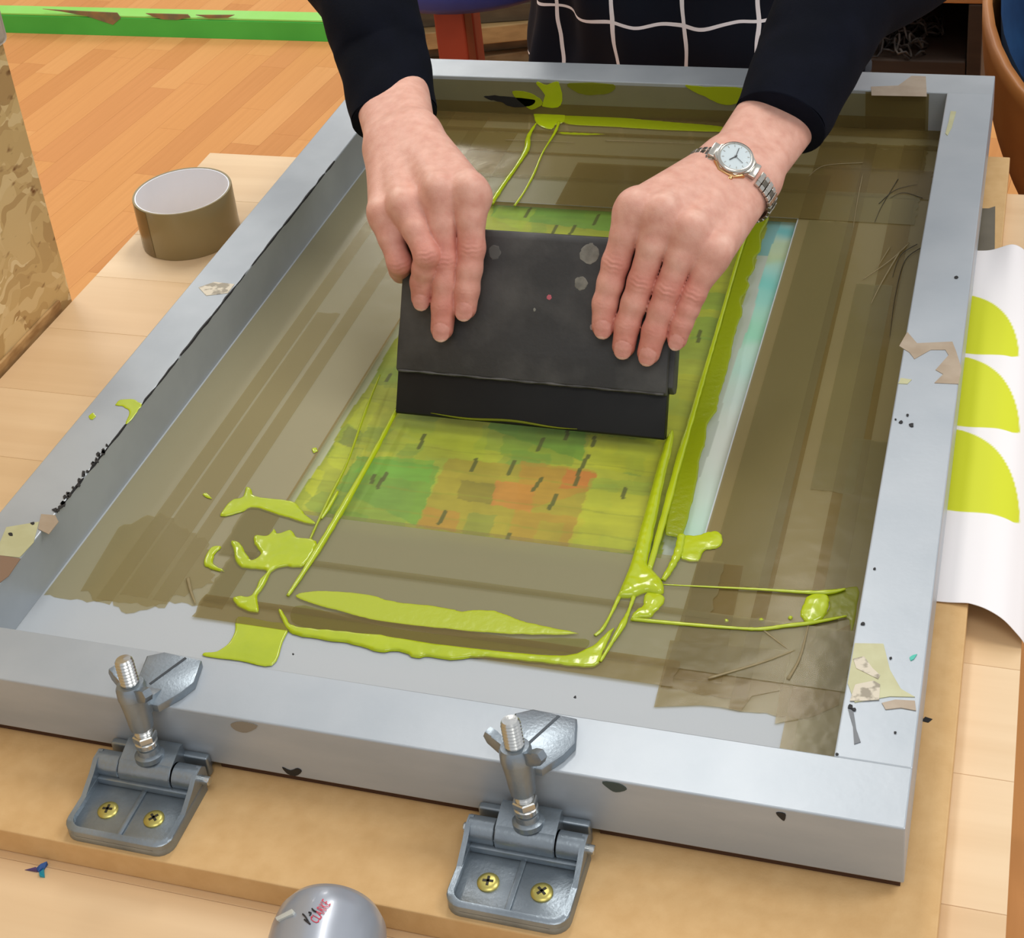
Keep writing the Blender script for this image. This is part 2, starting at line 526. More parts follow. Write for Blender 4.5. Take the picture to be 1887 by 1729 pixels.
# left field, strips running away from the camera
rect(xi0 + 0.001, 0.090, 0.108, yi1, M_tape_lit)
rect(0.078, 0.128, 0.112, yi1 - 0.01, M_tape_lit)
rect(0.116, 0.166, 0.118, 0.79, M_tape_lit)
rect(0.092, 0.112, 0.118, 0.46, M_tape_lit)
strip([(0.064, 0.116), (0.110, 0.104), (0.150, 0.140), (0.130, 0.175), (0.08, 0.20), (0.058, 0.18)], M_tape_lit, jag=0.003)
# right field
rect(0.4530, 0.503, 0.106, 0.800, M_tape)
rect(0.494, 0.545, 0.098, 0.790, M_tape)
rect(0.5265, xi1, 0.060, 0.800, M_tape)
rect(0.462, 0.500, 0.20, 0.655, M_tape2)
rect(0.5120, 0.5400, 0.30, 0.56, M_tape2)
rect(0.5335, xi1, 0.042, 0.36, M_tape2)
strip([(1287, 1035), (1370, 1043), (1350, 1140), (1330, 1260), (1235, 1250), (1262, 1140)], M_tape, px=True)
strip([(1205, 1303), (1235, 1180), (1460, 1200), (1440, 1272), (1385, 1283), (1365, 1311), (1325, 1303), (1290, 1300)], M_tape, px=True)
strip([(1428, 1334), (1440, 1250), (1560, 1190), (1546, 1300), (1500, 1320)], M_tape, px=True)
strip([(1480, 1190), (1568, 1150), (1560, 1250), (1500, 1255)], M_tape, px=True)
# far field, strips running across
rect(xi0, xi1, 0.7900, yi1, M_tape)
rect(xi0, xi1 - 0.012, 0.748, 0.797, M_tape)
rect(0.062, 0.556, 0.700, 0.752, M_tape)
rect(0.150, 0.548, 0.656, 0.706, M_tape2)
rect(xi0, xi1, 0.8120, yi1, M_tape)
rect(0.24, 0.47, 0.656, 0.735, M_tape)
# near field
rect(0.150, 0.556, 0.1225, 0.172, M_tape2)
rect(0.140, 0.470, 0.1665, 0.2185, M_tape2)
rect(0.150, 0.460, 0.107, 0.128, M_tape)
# tape folded up the inner face of the far bar
def up_strip(x0, x1, z0, z1, k, mat):
    y_ = LFR - BAR - 0.0003 - 0.0001 * k
    obj('tape_strip', ([(x0, y_, z0), (x1, y_, z0), (x1, y_, z1), (x0, y_, z1)], [(0, 1, 2, 3)]), mat, sf)
up_strip(BAR + .002, WFR - BAR - 0.018, ZMESH + .001, -0.0035, 0, M_tape2)
up_strip(BAR + .002, WFR - BAR - 0.018, ZMESH + .001, -0.026, 1, M_tape)
up_strip(0.489, 0.545, ZMESH + .001, -0.0015, 2, M_tape)
# creases standing up from the tape
M_crease = film('tape_crease', (236, 228, 208), (186, 174, 138), 0.38, rough=0.2, bump=0)
def crease(px, w=0.0011, h=0.00035, zz=ZMESH + 0.0022, mat=None):
    path = catmull([at_z(x, y, zz) for x, y in px], 5)
    obj('tape_crease', sweep(path, np.linspace(w, w * .4, len(path)), 6, ell=h / w), mat or M_crease, sf, smooth=True)
crease([(1305, 1250), (1400, 1222), (1465, 1198)])
crease([(1452, 1252), (1475, 1210), (1490, 1150)])
crease([(1405, 1160), (1450, 1195)], 0.0008)
crease([(346, 1065), (352, 1090), (360, 1112)], 0.0014)
crease([(1675, 448), (1640, 480), (1590, 515)], 0.0008); crease([(1660, 460), (1625, 520), (1605, 560)], 0.0009); crease([(1640, 455), (1615, 495)], 0.0006)
crease([(1590, 300), (1520, 305), (1490, 325)], 0.0007); crease([(1590, 320), (1580, 370), (1572, 420)], 0.0006)
crease([(932, 258), (1010, 260), (1060, 263)], 0.0007); crease([(1115, 259), (1190, 261), (1280, 265)], 0.0007)
M_dcrease = pm('dark_crease', (46, 42, 30), 0.4)
for px in ([(1620, 375), (1650, 350), (1690, 340)], [(1655, 330), (1625, 380), (1612, 410)], [(1690, 450), (1660, 470), (1645, 510)], [(1700, 365), (1665, 355), (1640, 365)], [(628, 312), (640, 318), (652, 324)], [(1700, 455), (1668, 480), (1650, 545), (1640, 620)]):
    crease(px, 0.0004, 0.0003, mat=M_dcrease)

# tape remnants and marks stuck on the bars
M_rem = pm('tape_remnant', (160, 142, 120), 0.35, col2=(172, 156, 136), nscale=60)
M_rem_g = pm('tape_remnant_green', (190, 190, 150), 0.4, col2=(180, 178, 136), nscale=60)
M_rem_d = pm('tape_residue', (150, 142, 124), 0.5, col2=(205, 196, 176), nscale=140, ramp=(0.45, 0.55))
def patch(px, mat, zz=0.0002, th=0.00025, name='tape_remnant', jag=0.0):
    pts = [at_z(x, y, zz)[:2] for x, y in px]
    return obj(name, prism(pts, zz - th * .8, zz + th), mat, sf)
patch([(1657, 638), (1672, 612), (1690, 633), (1755, 630), (1762, 648), (1772, 680), (1766, 708), (1722, 706), (1738, 690), (1724, 682), (1748, 655), (1742, 645), (1715, 645), (1685, 662), (1676, 650)], M_rem)
patch([(1660, 697), (1680, 700), (1672, 708), (1655, 707)], M_rem_g)
patch([(1575, 1186), (1628, 1187), (1640, 1235), (1660, 1270), (1686, 1285), (1640, 1284), (1575, 1295), (1562, 1260)], M_rem_g)
patch([(1572, 1215), (1592, 1210), (1608, 1232), (1622, 1245), (1618, 1252), (1590, 1238), (1578, 1232)], M_rem_d, 0.0005)
patch([(1576, 1262), (1610, 1255), (1622, 1262), (1620, 1290), (1590, 1292), (1566, 1292)], M_rem_d, 0.0005)
patch([(1625, 1296), (1650, 1290), (1686, 1292), (1688, 1310), (1660, 1305), (1632, 1308)], M_rem, 0.0003)
patch([(1605, 160), (1655, 158), (1680, 140), (1706, 141), (1708, 178), (1606, 176)], M_rem)
patch([(12, 972), (72, 962), (62, 1000), (36, 1028), (0, 1024), (0, 1000)], M_rem_g)
patch([(0, 1024), (38, 1030), (16, 1062), (0, 1074)], pm('tape_remnant_brown', (132, 106, 86), 0.4))
patch([(70, 975), (76, 948), (102, 950), (108, 962), (90, 985)], M_rem)
patch([(366, 530), (395, 520), (432, 524), (420, 540), (380, 545)], M_rem_d)
patch([(1420, 205), (1480, 196), (1500, 190), (1470, 180)], M_rem) if False else None
patch([(1752, 205), (1762, 206), (1754, 235), (1746, 250), (1742, 246), (1748, 225)], M_rem_g)
patch([(1563, 1308), (1573, 1312), (1578, 1345), (1586, 1368), (1574, 1372), (1572, 1340)], pm('graphite_smear', (112, 116, 120), 0.5), name='smear')
for cx_, cy_, r in ((1672, 765, 3), (1660, 778, 4), (1680, 783, 5), (1650, 773, 2), (1762, 511, 4), (1567, 1303, 6), (1574, 1308, 5), (1641, 1213, 3), (1650, 1350, 3), (1542, 1390, 3),
                    (540, 1206, 2), (1060, 1285, 3), (1612, 1048, 3), (1590, 1150, 4), (60, 965, 4), (20, 985, 5)):
    q = [(cx_ + r * math.cos(a) * random.uniform(.6, 1.2), cy_ + r * .8 * math.sin(a) * random.uniform(.6, 1.2)) for a in np.arange(0, 6.2, 0.9)]
    patch(q, M_mark, 0.0004, name='speck')
patch([(1676, 1212), (1682, 1208), (1690, 1206), (1684, 1215), (1678, 1218)], pm('teal_ink', (60, 180, 160), 0.4), 0.0003, name='speck')
# black crust along the inner top edge of the left bar
path = []
for i in range(60):
    t = i / 59
    x = 611 + (105 - 611) * t; y = 296 + (943 - 296) * t
    p = at_z(x, y, 0.0)
    path.append((BAR - 0.0006 + random.uniform(-0.0003, 0.0003), p[1], -0.0007))
obj('ink_crust', sweep(path, [random.uniform(0.0005, 0.0013) for _ in path], 6), M_mark, sf)
for k in range(26):
    t = random.uniform(0.80, 1.0)
    x = 611 + (105 - 611) * t + random.uniform(-7, 2); y = 296 + (943 - 296) * t
    r = random.uniform(2, 5)
    patch([(x + r * math.cos(a) * random.uniform(.5, 1.4), y + r * math.sin(a) * random.uniform(.5, 1.4)) for a in np.arange(0, 6.2, 1.1)], M_mark, 0.0004, name='ink_crust')
# marks on the near face of the near bar
def face_patch(px, mat, name='smear'):
    pts = [at_y(x, y, -0.0002) for x, y in catmull(px, 3, closed=True)]
    n = len(pts)
    v = [(p[0], -0.0004, p[2]) for p in pts] + [(p[0], 0.0001, p[2]) for p in pts]
    f = [tuple(range(n)), tuple(range(2 * n - 1, n - 1, -1))] + [(i, i + n, (i + 1) % n + n, (i + 1) % n) for i in range(n)]
    obj(name, (v, f), mat, sf)
M_smg = pm('green_black_smear', (62, 74, 70), 0.6)
face_patch([(1110, 1441), (1140, 1444), (1155, 1455), (1135, 1460), (1120, 1452)], M_smg)
face_patch([(1430, 1498), (1447, 1500), (1446, 1512), (1440, 1510)], M_mark)
face_patch([(520, 1414), (535, 1420), (548, 1416), (556, 1422), (545, 1430), (530, 1426)], M_mark)
face_patch([(425, 1335), (445, 1330), (475, 1338), (455, 1350), (435, 1346)], pm('grey_smear', (136, 128, 114), 0.6))

# ------------------------------------------------------------------ printed sheet under the mesh
def fbm(x, y, sc, seed):
    r = np.random.default_rng(seed)
    out = np.zeros_like(x)
    for o in range(4):
        a, b, c, e = r.uniform(-1, 1, 4)
        f_ = sc * 2 ** o
        out += np.sin(x * f_ * (1 + a * .4) + b * 7 + 1.7 * np.sin(y * f_ * .6 + c * 5)) * np.sin(y * f_ * (1 + c * .4) + e * 9 + 1.3 * np.sin(x * f_ * .7)) / 1.6 ** o
    return out
def grid(x0, x1, y0, y1, nx, ny):
    X, Y = np.meshgrid(np.linspace(x0, x1, nx), np.linspace(y0, y1, ny))
    F = [(j * nx + i, j * nx + i + 1, (j + 1) * nx + i + 1, (j + 1) * nx + i) for j in range(ny - 1) for i in range(nx - 1)]
    return X, Y, F
ZP = ZM + 0.0006
X, Y, F = grid(0.1600, 0.4530, 0.2050, 0.6620, 294, 458)
C = np.zeros(X.shape + (3,))
def L3(c): return np.array(lin(c)[:3])
def fill(m, c, a=1.0):
    C[m] = C[m] * (1 - a) + L3(c) * a
nz1, nz2 = fbm(X, Y, 22, 1), fbm(X, Y, 60, 2)
C[:] = L3((176, 180, 52))
wet = (nz1[..., None] * 0.5 + 0.5).clip(0, 1)
C[:] = C * (1 - wet * .5) + L3((150, 168, 62)) * wet * .5
r2 = np.random.default_rng(3)
# painted patchwork: rows and columns of loose rectangles
for k in range(150):
    cx_, cy_ = r2.uniform(.165, .42), r2.uniform(.21, .66)
    hw, hh = r2.uniform(.006, .022), r2.uniform(.006, .016)
    c = [(120, 158, 66), (92, 150, 66), (186, 190, 50), (196, 196, 62), (128, 146, 62), (160, 176, 70), (104, 140, 58)][r2.integers(7)]
    m = (abs(X - cx_ + .0015 * np.sin(Y * 300)) < hw) & (abs(Y - cy_ + .001 * np.sin(X * 260)) < hh)
    fill(m, c, 0.45)
def rpx(p0, p1, p2, p3, c, a=0.85):
    P = [at_z(*p, ZP)[:2] for p in (p0, p1, p2, p3)]
    m = np.ones(X.shape, bool)
    ar = sum(P[i][0] * P[(i + 1) % 4][1] - P[(i + 1) % 4][0] * P[i][1] for i in range(4))
    for i in range(4):
        a_, b_ = P[i], P[(i + 1) % 4]
        cr = (b_[0] - a_[0]) * (Y + .0006 * np.sin(X * 400) - a_[1]) - (b_[1] - a_[1]) * (X + .0006 * np.sin(Y * 500) - a_[0])
        m &= (cr * ar > 0)
    fill(m, c, a * 1.0)
rpx((620, 900), (660, 840), (810, 860), (770, 970), (96, 158, 60), .75)
rpx((650, 870), (700, 840), (800, 850), (790, 890), (104, 176, 64), .6)
rpx((600, 950), (640, 880), (770, 900), (740, 985), (118, 160, 66), .55)
rpx((720, 790), (735, 770), (900, 790), (890, 850), (176, 188, 46), .5)
rpx((900, 790), (905, 775), (1080, 795), (1075, 850), (92, 158, 52), .75)
rpx((920, 840), (930, 800), (1060, 815), (1055, 860), (100, 150, 50), .5)
rpx((1080, 860), (1085, 800), (1225, 815), (1210, 880), (190, 192, 40), .6)
rpx((765, 972), (825, 845), (1100, 870), (1050, 1005), (172, 148, 48), .8)
rpx((840, 920), (850, 885), (920, 893), (910, 930), (118, 104, 42), .6)
rpx((770, 970), (785, 935), (850, 945), (840, 980), (190, 122, 50), .6)
rpx((905, 930), (915, 885), (985, 895), (980, 945), (206, 126, 58), .8)
rpx((950, 945), (960, 850), (1100, 868), (1085, 905), (196, 128, 48), .55)
rpx((1030, 900), (1045, 865), (1100, 872), (1088, 900), (206, 112, 50), .85)
rpx((850, 985), (865, 945), (915, 950), (900, 990), (128, 140, 60), .7)
rpx((930, 1000), (950, 940), (1080, 955), (1050, 1010), (190, 138, 48), .6)
rpx((980, 1005), (995, 960), (1040, 965), (1030, 1005), (176, 160, 48), .7)
rpx((1045, 1010), (1085, 900), (1205, 910), (1165, 1020), (190, 190, 44), .75)
rpx((1080, 900), (1090, 880), (1200, 890), (1195, 915), (150, 172, 58), .6)
rpx((905, 400), (910, 376), (1150, 388), (1150, 430), (92, 156, 62), .75)
rpx((905, 400), (920, 380), (990, 385), (960, 425), (170, 196, 50), .5)
rpx((640, 780), (672, 735), (700, 745), (670, 800), (196, 204, 40), .7)
rpx((625, 815), (640, 785), (665, 795), (650, 830), (120, 128, 60), .7)
rpx((600, 850), (620, 815), (650, 825), (630, 870), (198, 206, 44), .6)
rpx((560, 905), (582, 865), (600, 870), (578, 915), (200, 204, 44), .8)
rpx((560, 930), (590, 905), (640, 915), (600, 960), (122, 150, 62), .6)
rpx((690, 690), (720, 640), (740, 640), (735, 720), (150, 164, 40), .5)
# tan lines between the rows
for yy_ in (0.238, 0.262, 0.287, 0.31, 0.36, 0.42, 0.48, 0.56, 0.61):
    m = abs(Y - yy_ - .0012 * np.sin(X * 90 + yy_ * 100)) < .0008
    fill(m, (146, 152, 44), .45)
# short dark dashes
for (x0, y0), (x1, y1) in [((782, 802), (772, 826)), ((836, 690), (836, 692)), ((878, 846), (868, 868)), ((948, 850), (936, 874)), ((1002, 808), (990, 830)), ((1096, 806), (1092, 822)), ((1048, 790), (1042, 810)),
                           ((998, 882), (982, 904)), ((1084, 840), (1068, 868)), ((1068, 868), (1060, 894)), ((1026, 912), (1012, 938)), ((820, 942), (808, 966)), ((940, 984), (934, 996)), ((704, 882), (696, 900)), ((690, 876), (684, 890)),
                           ((978, 384), (968, 400)), ((1104, 396), (1094, 414)), ((1060, 416), (1050, 432)), ((1026, 416), (1018, 430)), ((1152, 900), (1148, 918)), ((712, 872), (706, 886)), ((1290, 610), (1286, 630)), ((720, 690), (712, 702))]:
    a_, b_ = at_z(x0, y0, ZP)[:2], at_z(x1, y1, ZP)[:2]
    ab = b_ - a_; t = (((X - a_[0]) * ab[0] + (Y - a_[1]) * ab[1]) / (ab @ ab)).clip(0, 1)
    dd = np.hypot(X - a_[0] - t * ab[0], Y - a_[1] - t * ab[1])
    fill(dd < 0.0015, (66, 72, 32), .9)
nz3 = fbm(X * .16, Y * 1.0, 200, 5)
C *= 1.03 * (1 + 0.09 * nz2[..., None] + 0.07 * nz3[..., None]).clip(.65, 1.35)
# right margin: lavender and cyan watercolour
mg = X > 0.4265 + .0012 * np.sin(Y * 120)
fill(mg, (198, 204, 218), 1.0)
cy = X > 0.4362 + .0012 * np.sin(Y * 40)
fill(cy, (230, 238, 252), 1.0)
for y0_, y1_, c in ((0.63, 0.67, (92, 196, 226)), (0.60, 0.63, (196, 214, 196)), (0.585, 0.605, (216, 214, 170)), (0.52, 0.585, (116, 214, 232)), (0.47, 0.52, (150, 226, 216)), (0.42, 0.47, (190, 232, 244)), (0.37, 0.42, (212, 232, 250)), (0.28, 0.37, (236, 238, 254)), (0.2, 0.28, (204, 242, 250))):
    w_ = np.exp(-((Y - (y0_ + y1_) / 2 + .008 * nz1) / ((y1_ - y0_) * .62)) ** 2) * .95
    w_ = w_ * cy
    C[:] = C * (1 - w_[..., None]) + L3(c) * w_[..., None]
fill(mg & ~cy & (Y > 0.605), (92, 176, 206), 0.8)
fill((X < 0.1665 + .001 * np.sin(Y * 70)), (214, 214, 208), 0.9)
M_print = pm('printed_sheet', (255, 255, 255), 0.55, attr='Col')
V = np.stack([X.ravel(), Y.ravel(), np.full(X.size, ZP)], 1)
nV = len(V); 
ps = obj('printed_sheet', (V, F), M_print, base=(0.30, 0.43, ZP), smooth=True)
vcol(ps, C.reshape(-1, 3))
sd = ps.modifiers.new('thickness', 'SOLIDIFY'); sd.thickness = 0.0004; sd.offset = -1
tag(ps, 'painted green, yellow and orange patchwork sheet seen through the mesh', 'print')

# ================================================================== wet ink on the mesh
M_ink = pm('lime_ink', (178, 194, 22), 0.20, col2=(168, 186, 20), nscale=40, spec=0.5, bump=0.15, bscale=220, coat=0.3)
M_smear = film('lime_smear', (206, 214, 84), (170, 184, 24), 0.84, rough=0.25, nscale=160, bump=0.2)
M_band = film('lime_band', (196, 204, 60), (146, 160, 12), 0.80, rough=0.25, nscale=160, bump=0.25)
M_leaf = film('lime_leaf', (206, 214, 84), (176, 190, 40), 0.93, rough=0.3, nscale=160, bump=0.2)
M_thin = film('lime_thin', (220, 222, 140), (158, 166, 40), 0.42, rough=0.25, nscale=160, bump=0.2)
ZI = ZMESH + 0.0030
INK = 'lime ink left on the mesh'
def inside_dist(P, X, Y):
    """distance to the closed outline P and whether each point lies inside, plus the nearest outline point"""
    ins = np.zeros(X.shape, bool); best = np.full(X.shape, 1e9); nx, ny = X.copy(), Y.copy()
    for i in range(len(P)):
        (x0, y0), (x1, y1) = P[i], P[(i + 1) % len(P)]
        if y0 != y1:
            c = ((y0 > Y) != (y1 > Y)) & (X < (x1 - x0) * (Y - y0) / (y1 - y0) + x0)
            ins ^= c
        dx, dy = x1 - x0, y1 - y0
        t = np.clip(((X - x0) * dx + (Y - y0) * dy) / (dx * dx + dy * dy + 1e-18), 0, 1)
        px_, py_ = x0 + t * dx, y0 + t * dy
        d = np.hypot(X - px_, Y - py_)
        m = d < best
        best[m] = d[m]; nx[m] = px_[m]; ny[m] = py_[m]
    return ins, best, nx, ny
def blob(name, px, label, h=0.0012, mat=None, e=0.0007, z=None, jit=0.0004, group=INK, smooth_n=4):
    """a puddle: outline from the photo laid on the mesh, rounded up toward its middle"""
    z = ZI if z is None else z
    P = catmull([at_z(x, y, z)[:2] for x, y in px], smooth_n, closed=True)
    P = P + RNG.uniform(-jit, jit, P.shape)
    ext = P.max(0) - P.min(0)
    st_ = 0.0006 if ext.max() < 0.05 else 0.0009
    xs_, ys_ = np.arange(P[:, 0].min() - st_, P[:, 0].max() + 2 * st_, st_), np.arange(P[:, 1].min() - st_, P[:, 1].max() + 2 * st_, st_)
    X, Y = np.meshgrid(xs_, ys_)
    ins, d, nx, ny = inside_dist(P, X, Y)
    Xp, Yp = np.where(ins, X, nx), np.where(ins, Y, ny)
    w = max(e * 2.0, 0.0008)
    hh = np.where(ins, h * np.sqrt(1 - (1 - np.clip(d / w, 0, 1)) ** 2) + h * .25 * np.clip(d / .006, 0, 1), 0)
    hh += np.where(ins, h * 0.06 * np.sin(X * 260 + 2 * np.sin(Y * 310)) * np.sin(Y * 290 + 2 * np.sin(X * 330)) * np.clip(d / w, 0, 1), 0)
    use = ins[:-1, :-1] | ins[1:, :-1] | ins[:-1, 1:] | ins[1:, 1:]
    idx = np.full(X.shape, -1); jj, ii = np.nonzero(use)
    need = np.zeros(X.shape, bool)
    for a_, b_ in ((0, 0), (1, 0), (0, 1), (1, 1)): need[jj + a_, ii + b_] = True
    idx[need] = np.arange(need.sum())
    V = np.stack([Xp[need], Yp[need], z - 0.0018 + hh[need]], 1)
    F = [(idx[j, i], idx[j, i + 1], idx[j + 1, i + 1], idx[j + 1, i]) for j, i in zip(jj, ii)]
    o = obj(name, (V, F), mat or M_ink, smooth=True)
    return tag(o, label, 'ink', group)
def ridge(name, px, w, label, mat=None, h=0.7, group=INK, z=None):
    z = ZI if z is None else z
    P = catmull([at_z(x, y, z) for x, y in px], 8)
    w = np.interp(np.linspace(0, 1, len(P)), np.linspace(0, 1, len(w)), w) if not np.isscalar(w) else np.full(len(P), w)
    w = w * (1 + RNG.uniform(-.12, .12, len(P)))
    P[:, 2] = z - 0.0006
    o = obj(name, sweep(P, w, 10, ell=h), mat or M_ink, smooth=True)
    return tag(o, label, 'ink', group)

ridge('ink_ridge', [(732, 752), (690, 832), (640, 920), (600, 988), (560, 1052), (530, 1097)], [.0016, .0020, .0024, .0027, .0019, .0012], 'long lime ink ridge running from the left end of the squeegee blade')
ridge('ink_trail', [(700, 690), (672, 760), (640, 850), (610, 910), (585, 962), (567, 1002)], [.0006, .0012, .0009, .0013, .0009, .0007], 'thin lime ink trail left of the long left ridge', M_smear)
ridge('ink_trail', [(622, 905), (605, 935), (592, 955)], [.0010, .0016, .0008], 'short lime ink stroke beside the upper left splash')
blob('ink_splash', [(405, 945), (425, 920), (447, 912), (452, 895), (462, 898), (470, 912), (520, 918), (545, 925), (562, 945), (582, 962), (560, 962), (500, 942), (468, 933), (440, 942), (415, 948)], 'upper left lime ink splash shaped like a fish')
blob('ink_splash', [(424, 996), (440, 998), (452, 1015), (464, 1030), (480, 1018), (468, 1000), (470, 985), (492, 985), (505, 972), (512, 982), (535, 975), (548, 988), (575, 992), (584, 1002), (570, 1030), (555, 1043), (520, 1042), (500, 1052), (488, 1075), (474, 1098), (475, 1126), (440, 1118), (428, 1102), (440, 1096), (462, 1096), (478, 1066), (490, 1050), (462, 1046), (442, 1042), (432, 1030), (430, 1014)], 'large ragged lime ink splash on the left with a stem running down', h=0.0018)
blob('ink_splash', [(374, 1034), (386, 1008), (402, 1003), (406, 1007), (394, 1020), (393, 1036), (412, 1048), (408, 1050), (386, 1044)], 'small crescent of lime ink left of the ragged splash')
blob('ink_splash', [(372, 908), (380, 905), (390, 915), (382, 914)], 'tiny lime ink fleck above the fish-shaped splash', h=.0005, e=.0003)
blob('ink_splash', [(574, 824), (582, 822), (584, 828), (577, 831)], 'tiny lime ink dot left of the stencil opening', h=.0006, e=.0003)
blob('ink_smear', [(438, 1133), (490, 1141), (530, 1149), (520, 1180), (500, 1223), (440, 1214), (378, 1206), (376, 1199), (398, 1197), (420, 1182), (432, 1160)], 'flat lime ink square on the bare mesh by the near bar', h=.0005, e=.0005, jit=.0001)
blob('ink_ridge', [(515, 1118), (524, 1130), (536, 1148), (560, 1154), (620, 1160), (700, 1168), (800, 1184), (900, 1196), (1000, 1204), (1052, 1204), (1090, 1188), (1120, 1162), (1134, 1152), (1120, 1180), (1110, 1204), (1100, 1224), (1075, 1227), (1040, 1224), (1000, 1219), (940, 1213), (880, 1209), (830, 1213), (790, 1206), (765, 1209), (735, 1196), (700, 1198), (650, 1184), (600, 1176), (545, 1167), (526, 1154), (513, 1128)], 'long lime ink ridge with ragged lower edge along the near bar', h=0.0016)
blob('ink_smear', [(545, 1097), (560, 1088), (610, 1086), (680, 1092), (720, 1104), (770, 1110), (830, 1118), (850, 1124), (880, 1120), (920, 1124), (960, 1140), (1010, 1152), (1068, 1164), (1000, 1166), (920, 1164), (840, 1158), (760, 1150), (680, 1138), (600, 1116)], 'leaf-shaped lime ink smear on the brown tape', h=.0005, z=ZI + 0.0005, mat=M_leaf)
blob('ink_smear', [(560, 1112), (700, 1150), (900, 1172), (1060, 1172), (1085, 1184), (1040, 1202), (900, 1192), (720, 1172), (560, 1152), (535, 1130)], 'thin greenish ink film between the leaf-shaped smear and the near ridge', h=.0003, mat=M_thin)
blob('ink_ridge', [(1229, 802), (1241, 790), (1238, 822), (1226, 872), (1212, 940), (1200, 1000), (1194, 1036), (1206, 1052), (1220, 1068), (1224, 1088), (1214, 1094), (1190, 1090), (1168, 1099), (1142, 1100), (1138, 1094), (1152, 1060), (1166, 1020), (1184, 955), (1202, 890), (1216, 840)], 'broad lime ink ridge below the right end of the squeegee blade', h=0.0032, e=.0022, jit=.0002)
ridge('ink_ridge', [(1384, 408), (1364, 463), (1333, 569), (1311, 644), (1292, 708), (1272, 777), (1250, 852), (1224, 950), (1196, 1050)], [.0012, .0015, .0016, .0017, .0019, .0021, .0024, .0025, .0018], 'straight lime ink ridge right of the squeegee running the length of the sheet')
blob('ink_band', [(1398, 382), (1412, 378), (1416, 400), (1402, 430), (1403, 455), (1390, 474), (1390, 494), (1378, 510), (1380, 527), (1366, 548), (1368, 572), (1358, 600), (1352, 622), (1346, 655), (1338, 685), (1330, 712), (1322, 740), (1320, 755), (1304, 778), (1300, 812), (1290, 838), (1284, 880), (1276, 920), (1264, 962), (1256, 985), (1240, 985), (1226, 975), (1236, 915), (1252, 852), (1274, 777), (1294, 708), (1313, 644), (1335, 569), (1366, 463), (1386, 408)], 'wide translucent lime ink band with ragged edge beside the cyan margin', h=0.0008, mat=M_band)
blob('ink_splash', [(1256, 986), (1285, 984), (1305, 978), (1322, 977), (1331, 986), (1328, 1002), (1314, 1008), (1296, 1012), (1287, 1032), (1256, 1028), (1250, 1010)], 'club-shaped lime ink splash at the foot of the cyan margin', h=.0013)
ridge('ink_trail', [(1256, 985), (1250, 1015), (1238, 1042), (1222, 1068)], [.0026, .0028, .0024, .0018], 'short lime ink trail joining the club-shaped splash to the broad ridge')
blob('ink_splash', [(1188, 1092), (1212, 1092), (1226, 1100), (1216, 1118), (1206, 1128), (1196, 1136), (1176, 1138), (1160, 1142), (1166, 1128), (1184, 1112)], 'lumpy lime ink splash at the foot of the broad right ridge', h=.0022, e=.0014)
ridge('ink_trail', [(1141, 1098), (1126, 1130), (1110, 1158), (1096, 1170)], [.0014, .0010, .0012, .0010], 'thin lime ink trail falling from the left tip of the broad ridge')
ridge('ink_trail', [(1168, 1098), (1158, 1126), (1146, 1152), (1128, 1182), (1106, 1218)], [.0014, .0010, .0022, .0012, .0010], 'wavy lime ink trail falling to the near ridge end')
ridge('ink_trail', [(1222, 1076), (1300, 1080), (1400, 1085), (1480, 1090), (1530, 1090), (1558, 1084)], [.0004, .0006, .0009, .0013, .0018, .0008], 'upper of two horizontal lime ink lines toward the right bar')
ridge('ink_trail', [(1164, 1140), (1250, 1148), (1350, 1156), (1402, 1158), (1450, 1152), (1500, 1146), (1560, 1134)], [.0013, .0013, .0011, .0013, .0015, .0014, .0006], 'lower of two horizontal lime ink lines toward the right bar')
blob('ink_splash', [(1474, 1128), (1482, 1108), (1490, 1094), (1516, 1090), (1528, 1098), (1526, 1116), (1518, 1134), (1500, 1144), (1484, 1142)], 'round lime ink splash between the two horizontal lines', h=.0014, e=.0012)
blob('ink_smear', [(1525, 1085), (1560, 1080), (1582, 1080), (1578, 1125), (1570, 1160), (1560, 1135), (1520, 1142), (1515, 1135), (1528, 1115)], 'faint lime ink film against the right bar', h=.0003, mat=M_thin)
for x, y in ((1402, 1138), (1338, 1140), (1456, 1134)):
    blob('ink_drop', [(x - 4, y + 1), (x, y - 3), (x + 5, y), (x, y + 4)], 'small lime ink drop between the two lines, %s' % {1402: 'middle one of three', 1338: 'farthest from the round splash', 1456: 'nearest the round splash'}[x], h=.0010, e=.0004)
blob('ink_splash', [(984, 205), (1000, 198), (1038, 200), (1040, 222), (1024, 228), (1016, 236), (1000, 232), (986, 222)], 'lime ink splash at the foot of the far bar', h=.0010)
ridge('ink_trail', [(988, 226), (974, 250), (970, 275), (950, 308), (930, 336), (905, 374)], [.0008, .0022, .0030, .0016, .0022, .0026], 'left lime ink trail falling from the far bar splash')
ridge('ink_trail', [(1030, 224), (1022, 244), (1000, 280), (984, 318), (966, 352), (948, 378)], [.0016, .0014, .0008, .0012, .0010, .0012], 'right lime ink trail falling from the far bar splash')
blob('ink_band', [(1040, 210), (1140, 214), (1240, 222), (1330, 230), (1338, 240), (1240, 238), (1140, 232), (1042, 226)], 'olive ink band across the tape in front of the far bar', h=.0006, mat=M_smear)
blob('ink_band', [(1030, 240), (1080, 242), (1128, 245), (1080, 247), (1032, 245)], 'narrow olive ink streak below the far ink band', h=.0004, mat=M_smear)
blob('ink_smear', [(212, 742), (222, 733), (245, 733), (260, 742), (254, 752), (242, 770), (230, 778), (238, 756), (226, 746)], 'lime ink smudge on top of the left bar', h=.0003, e=.0003, z=0.0021, mat=M_ink)
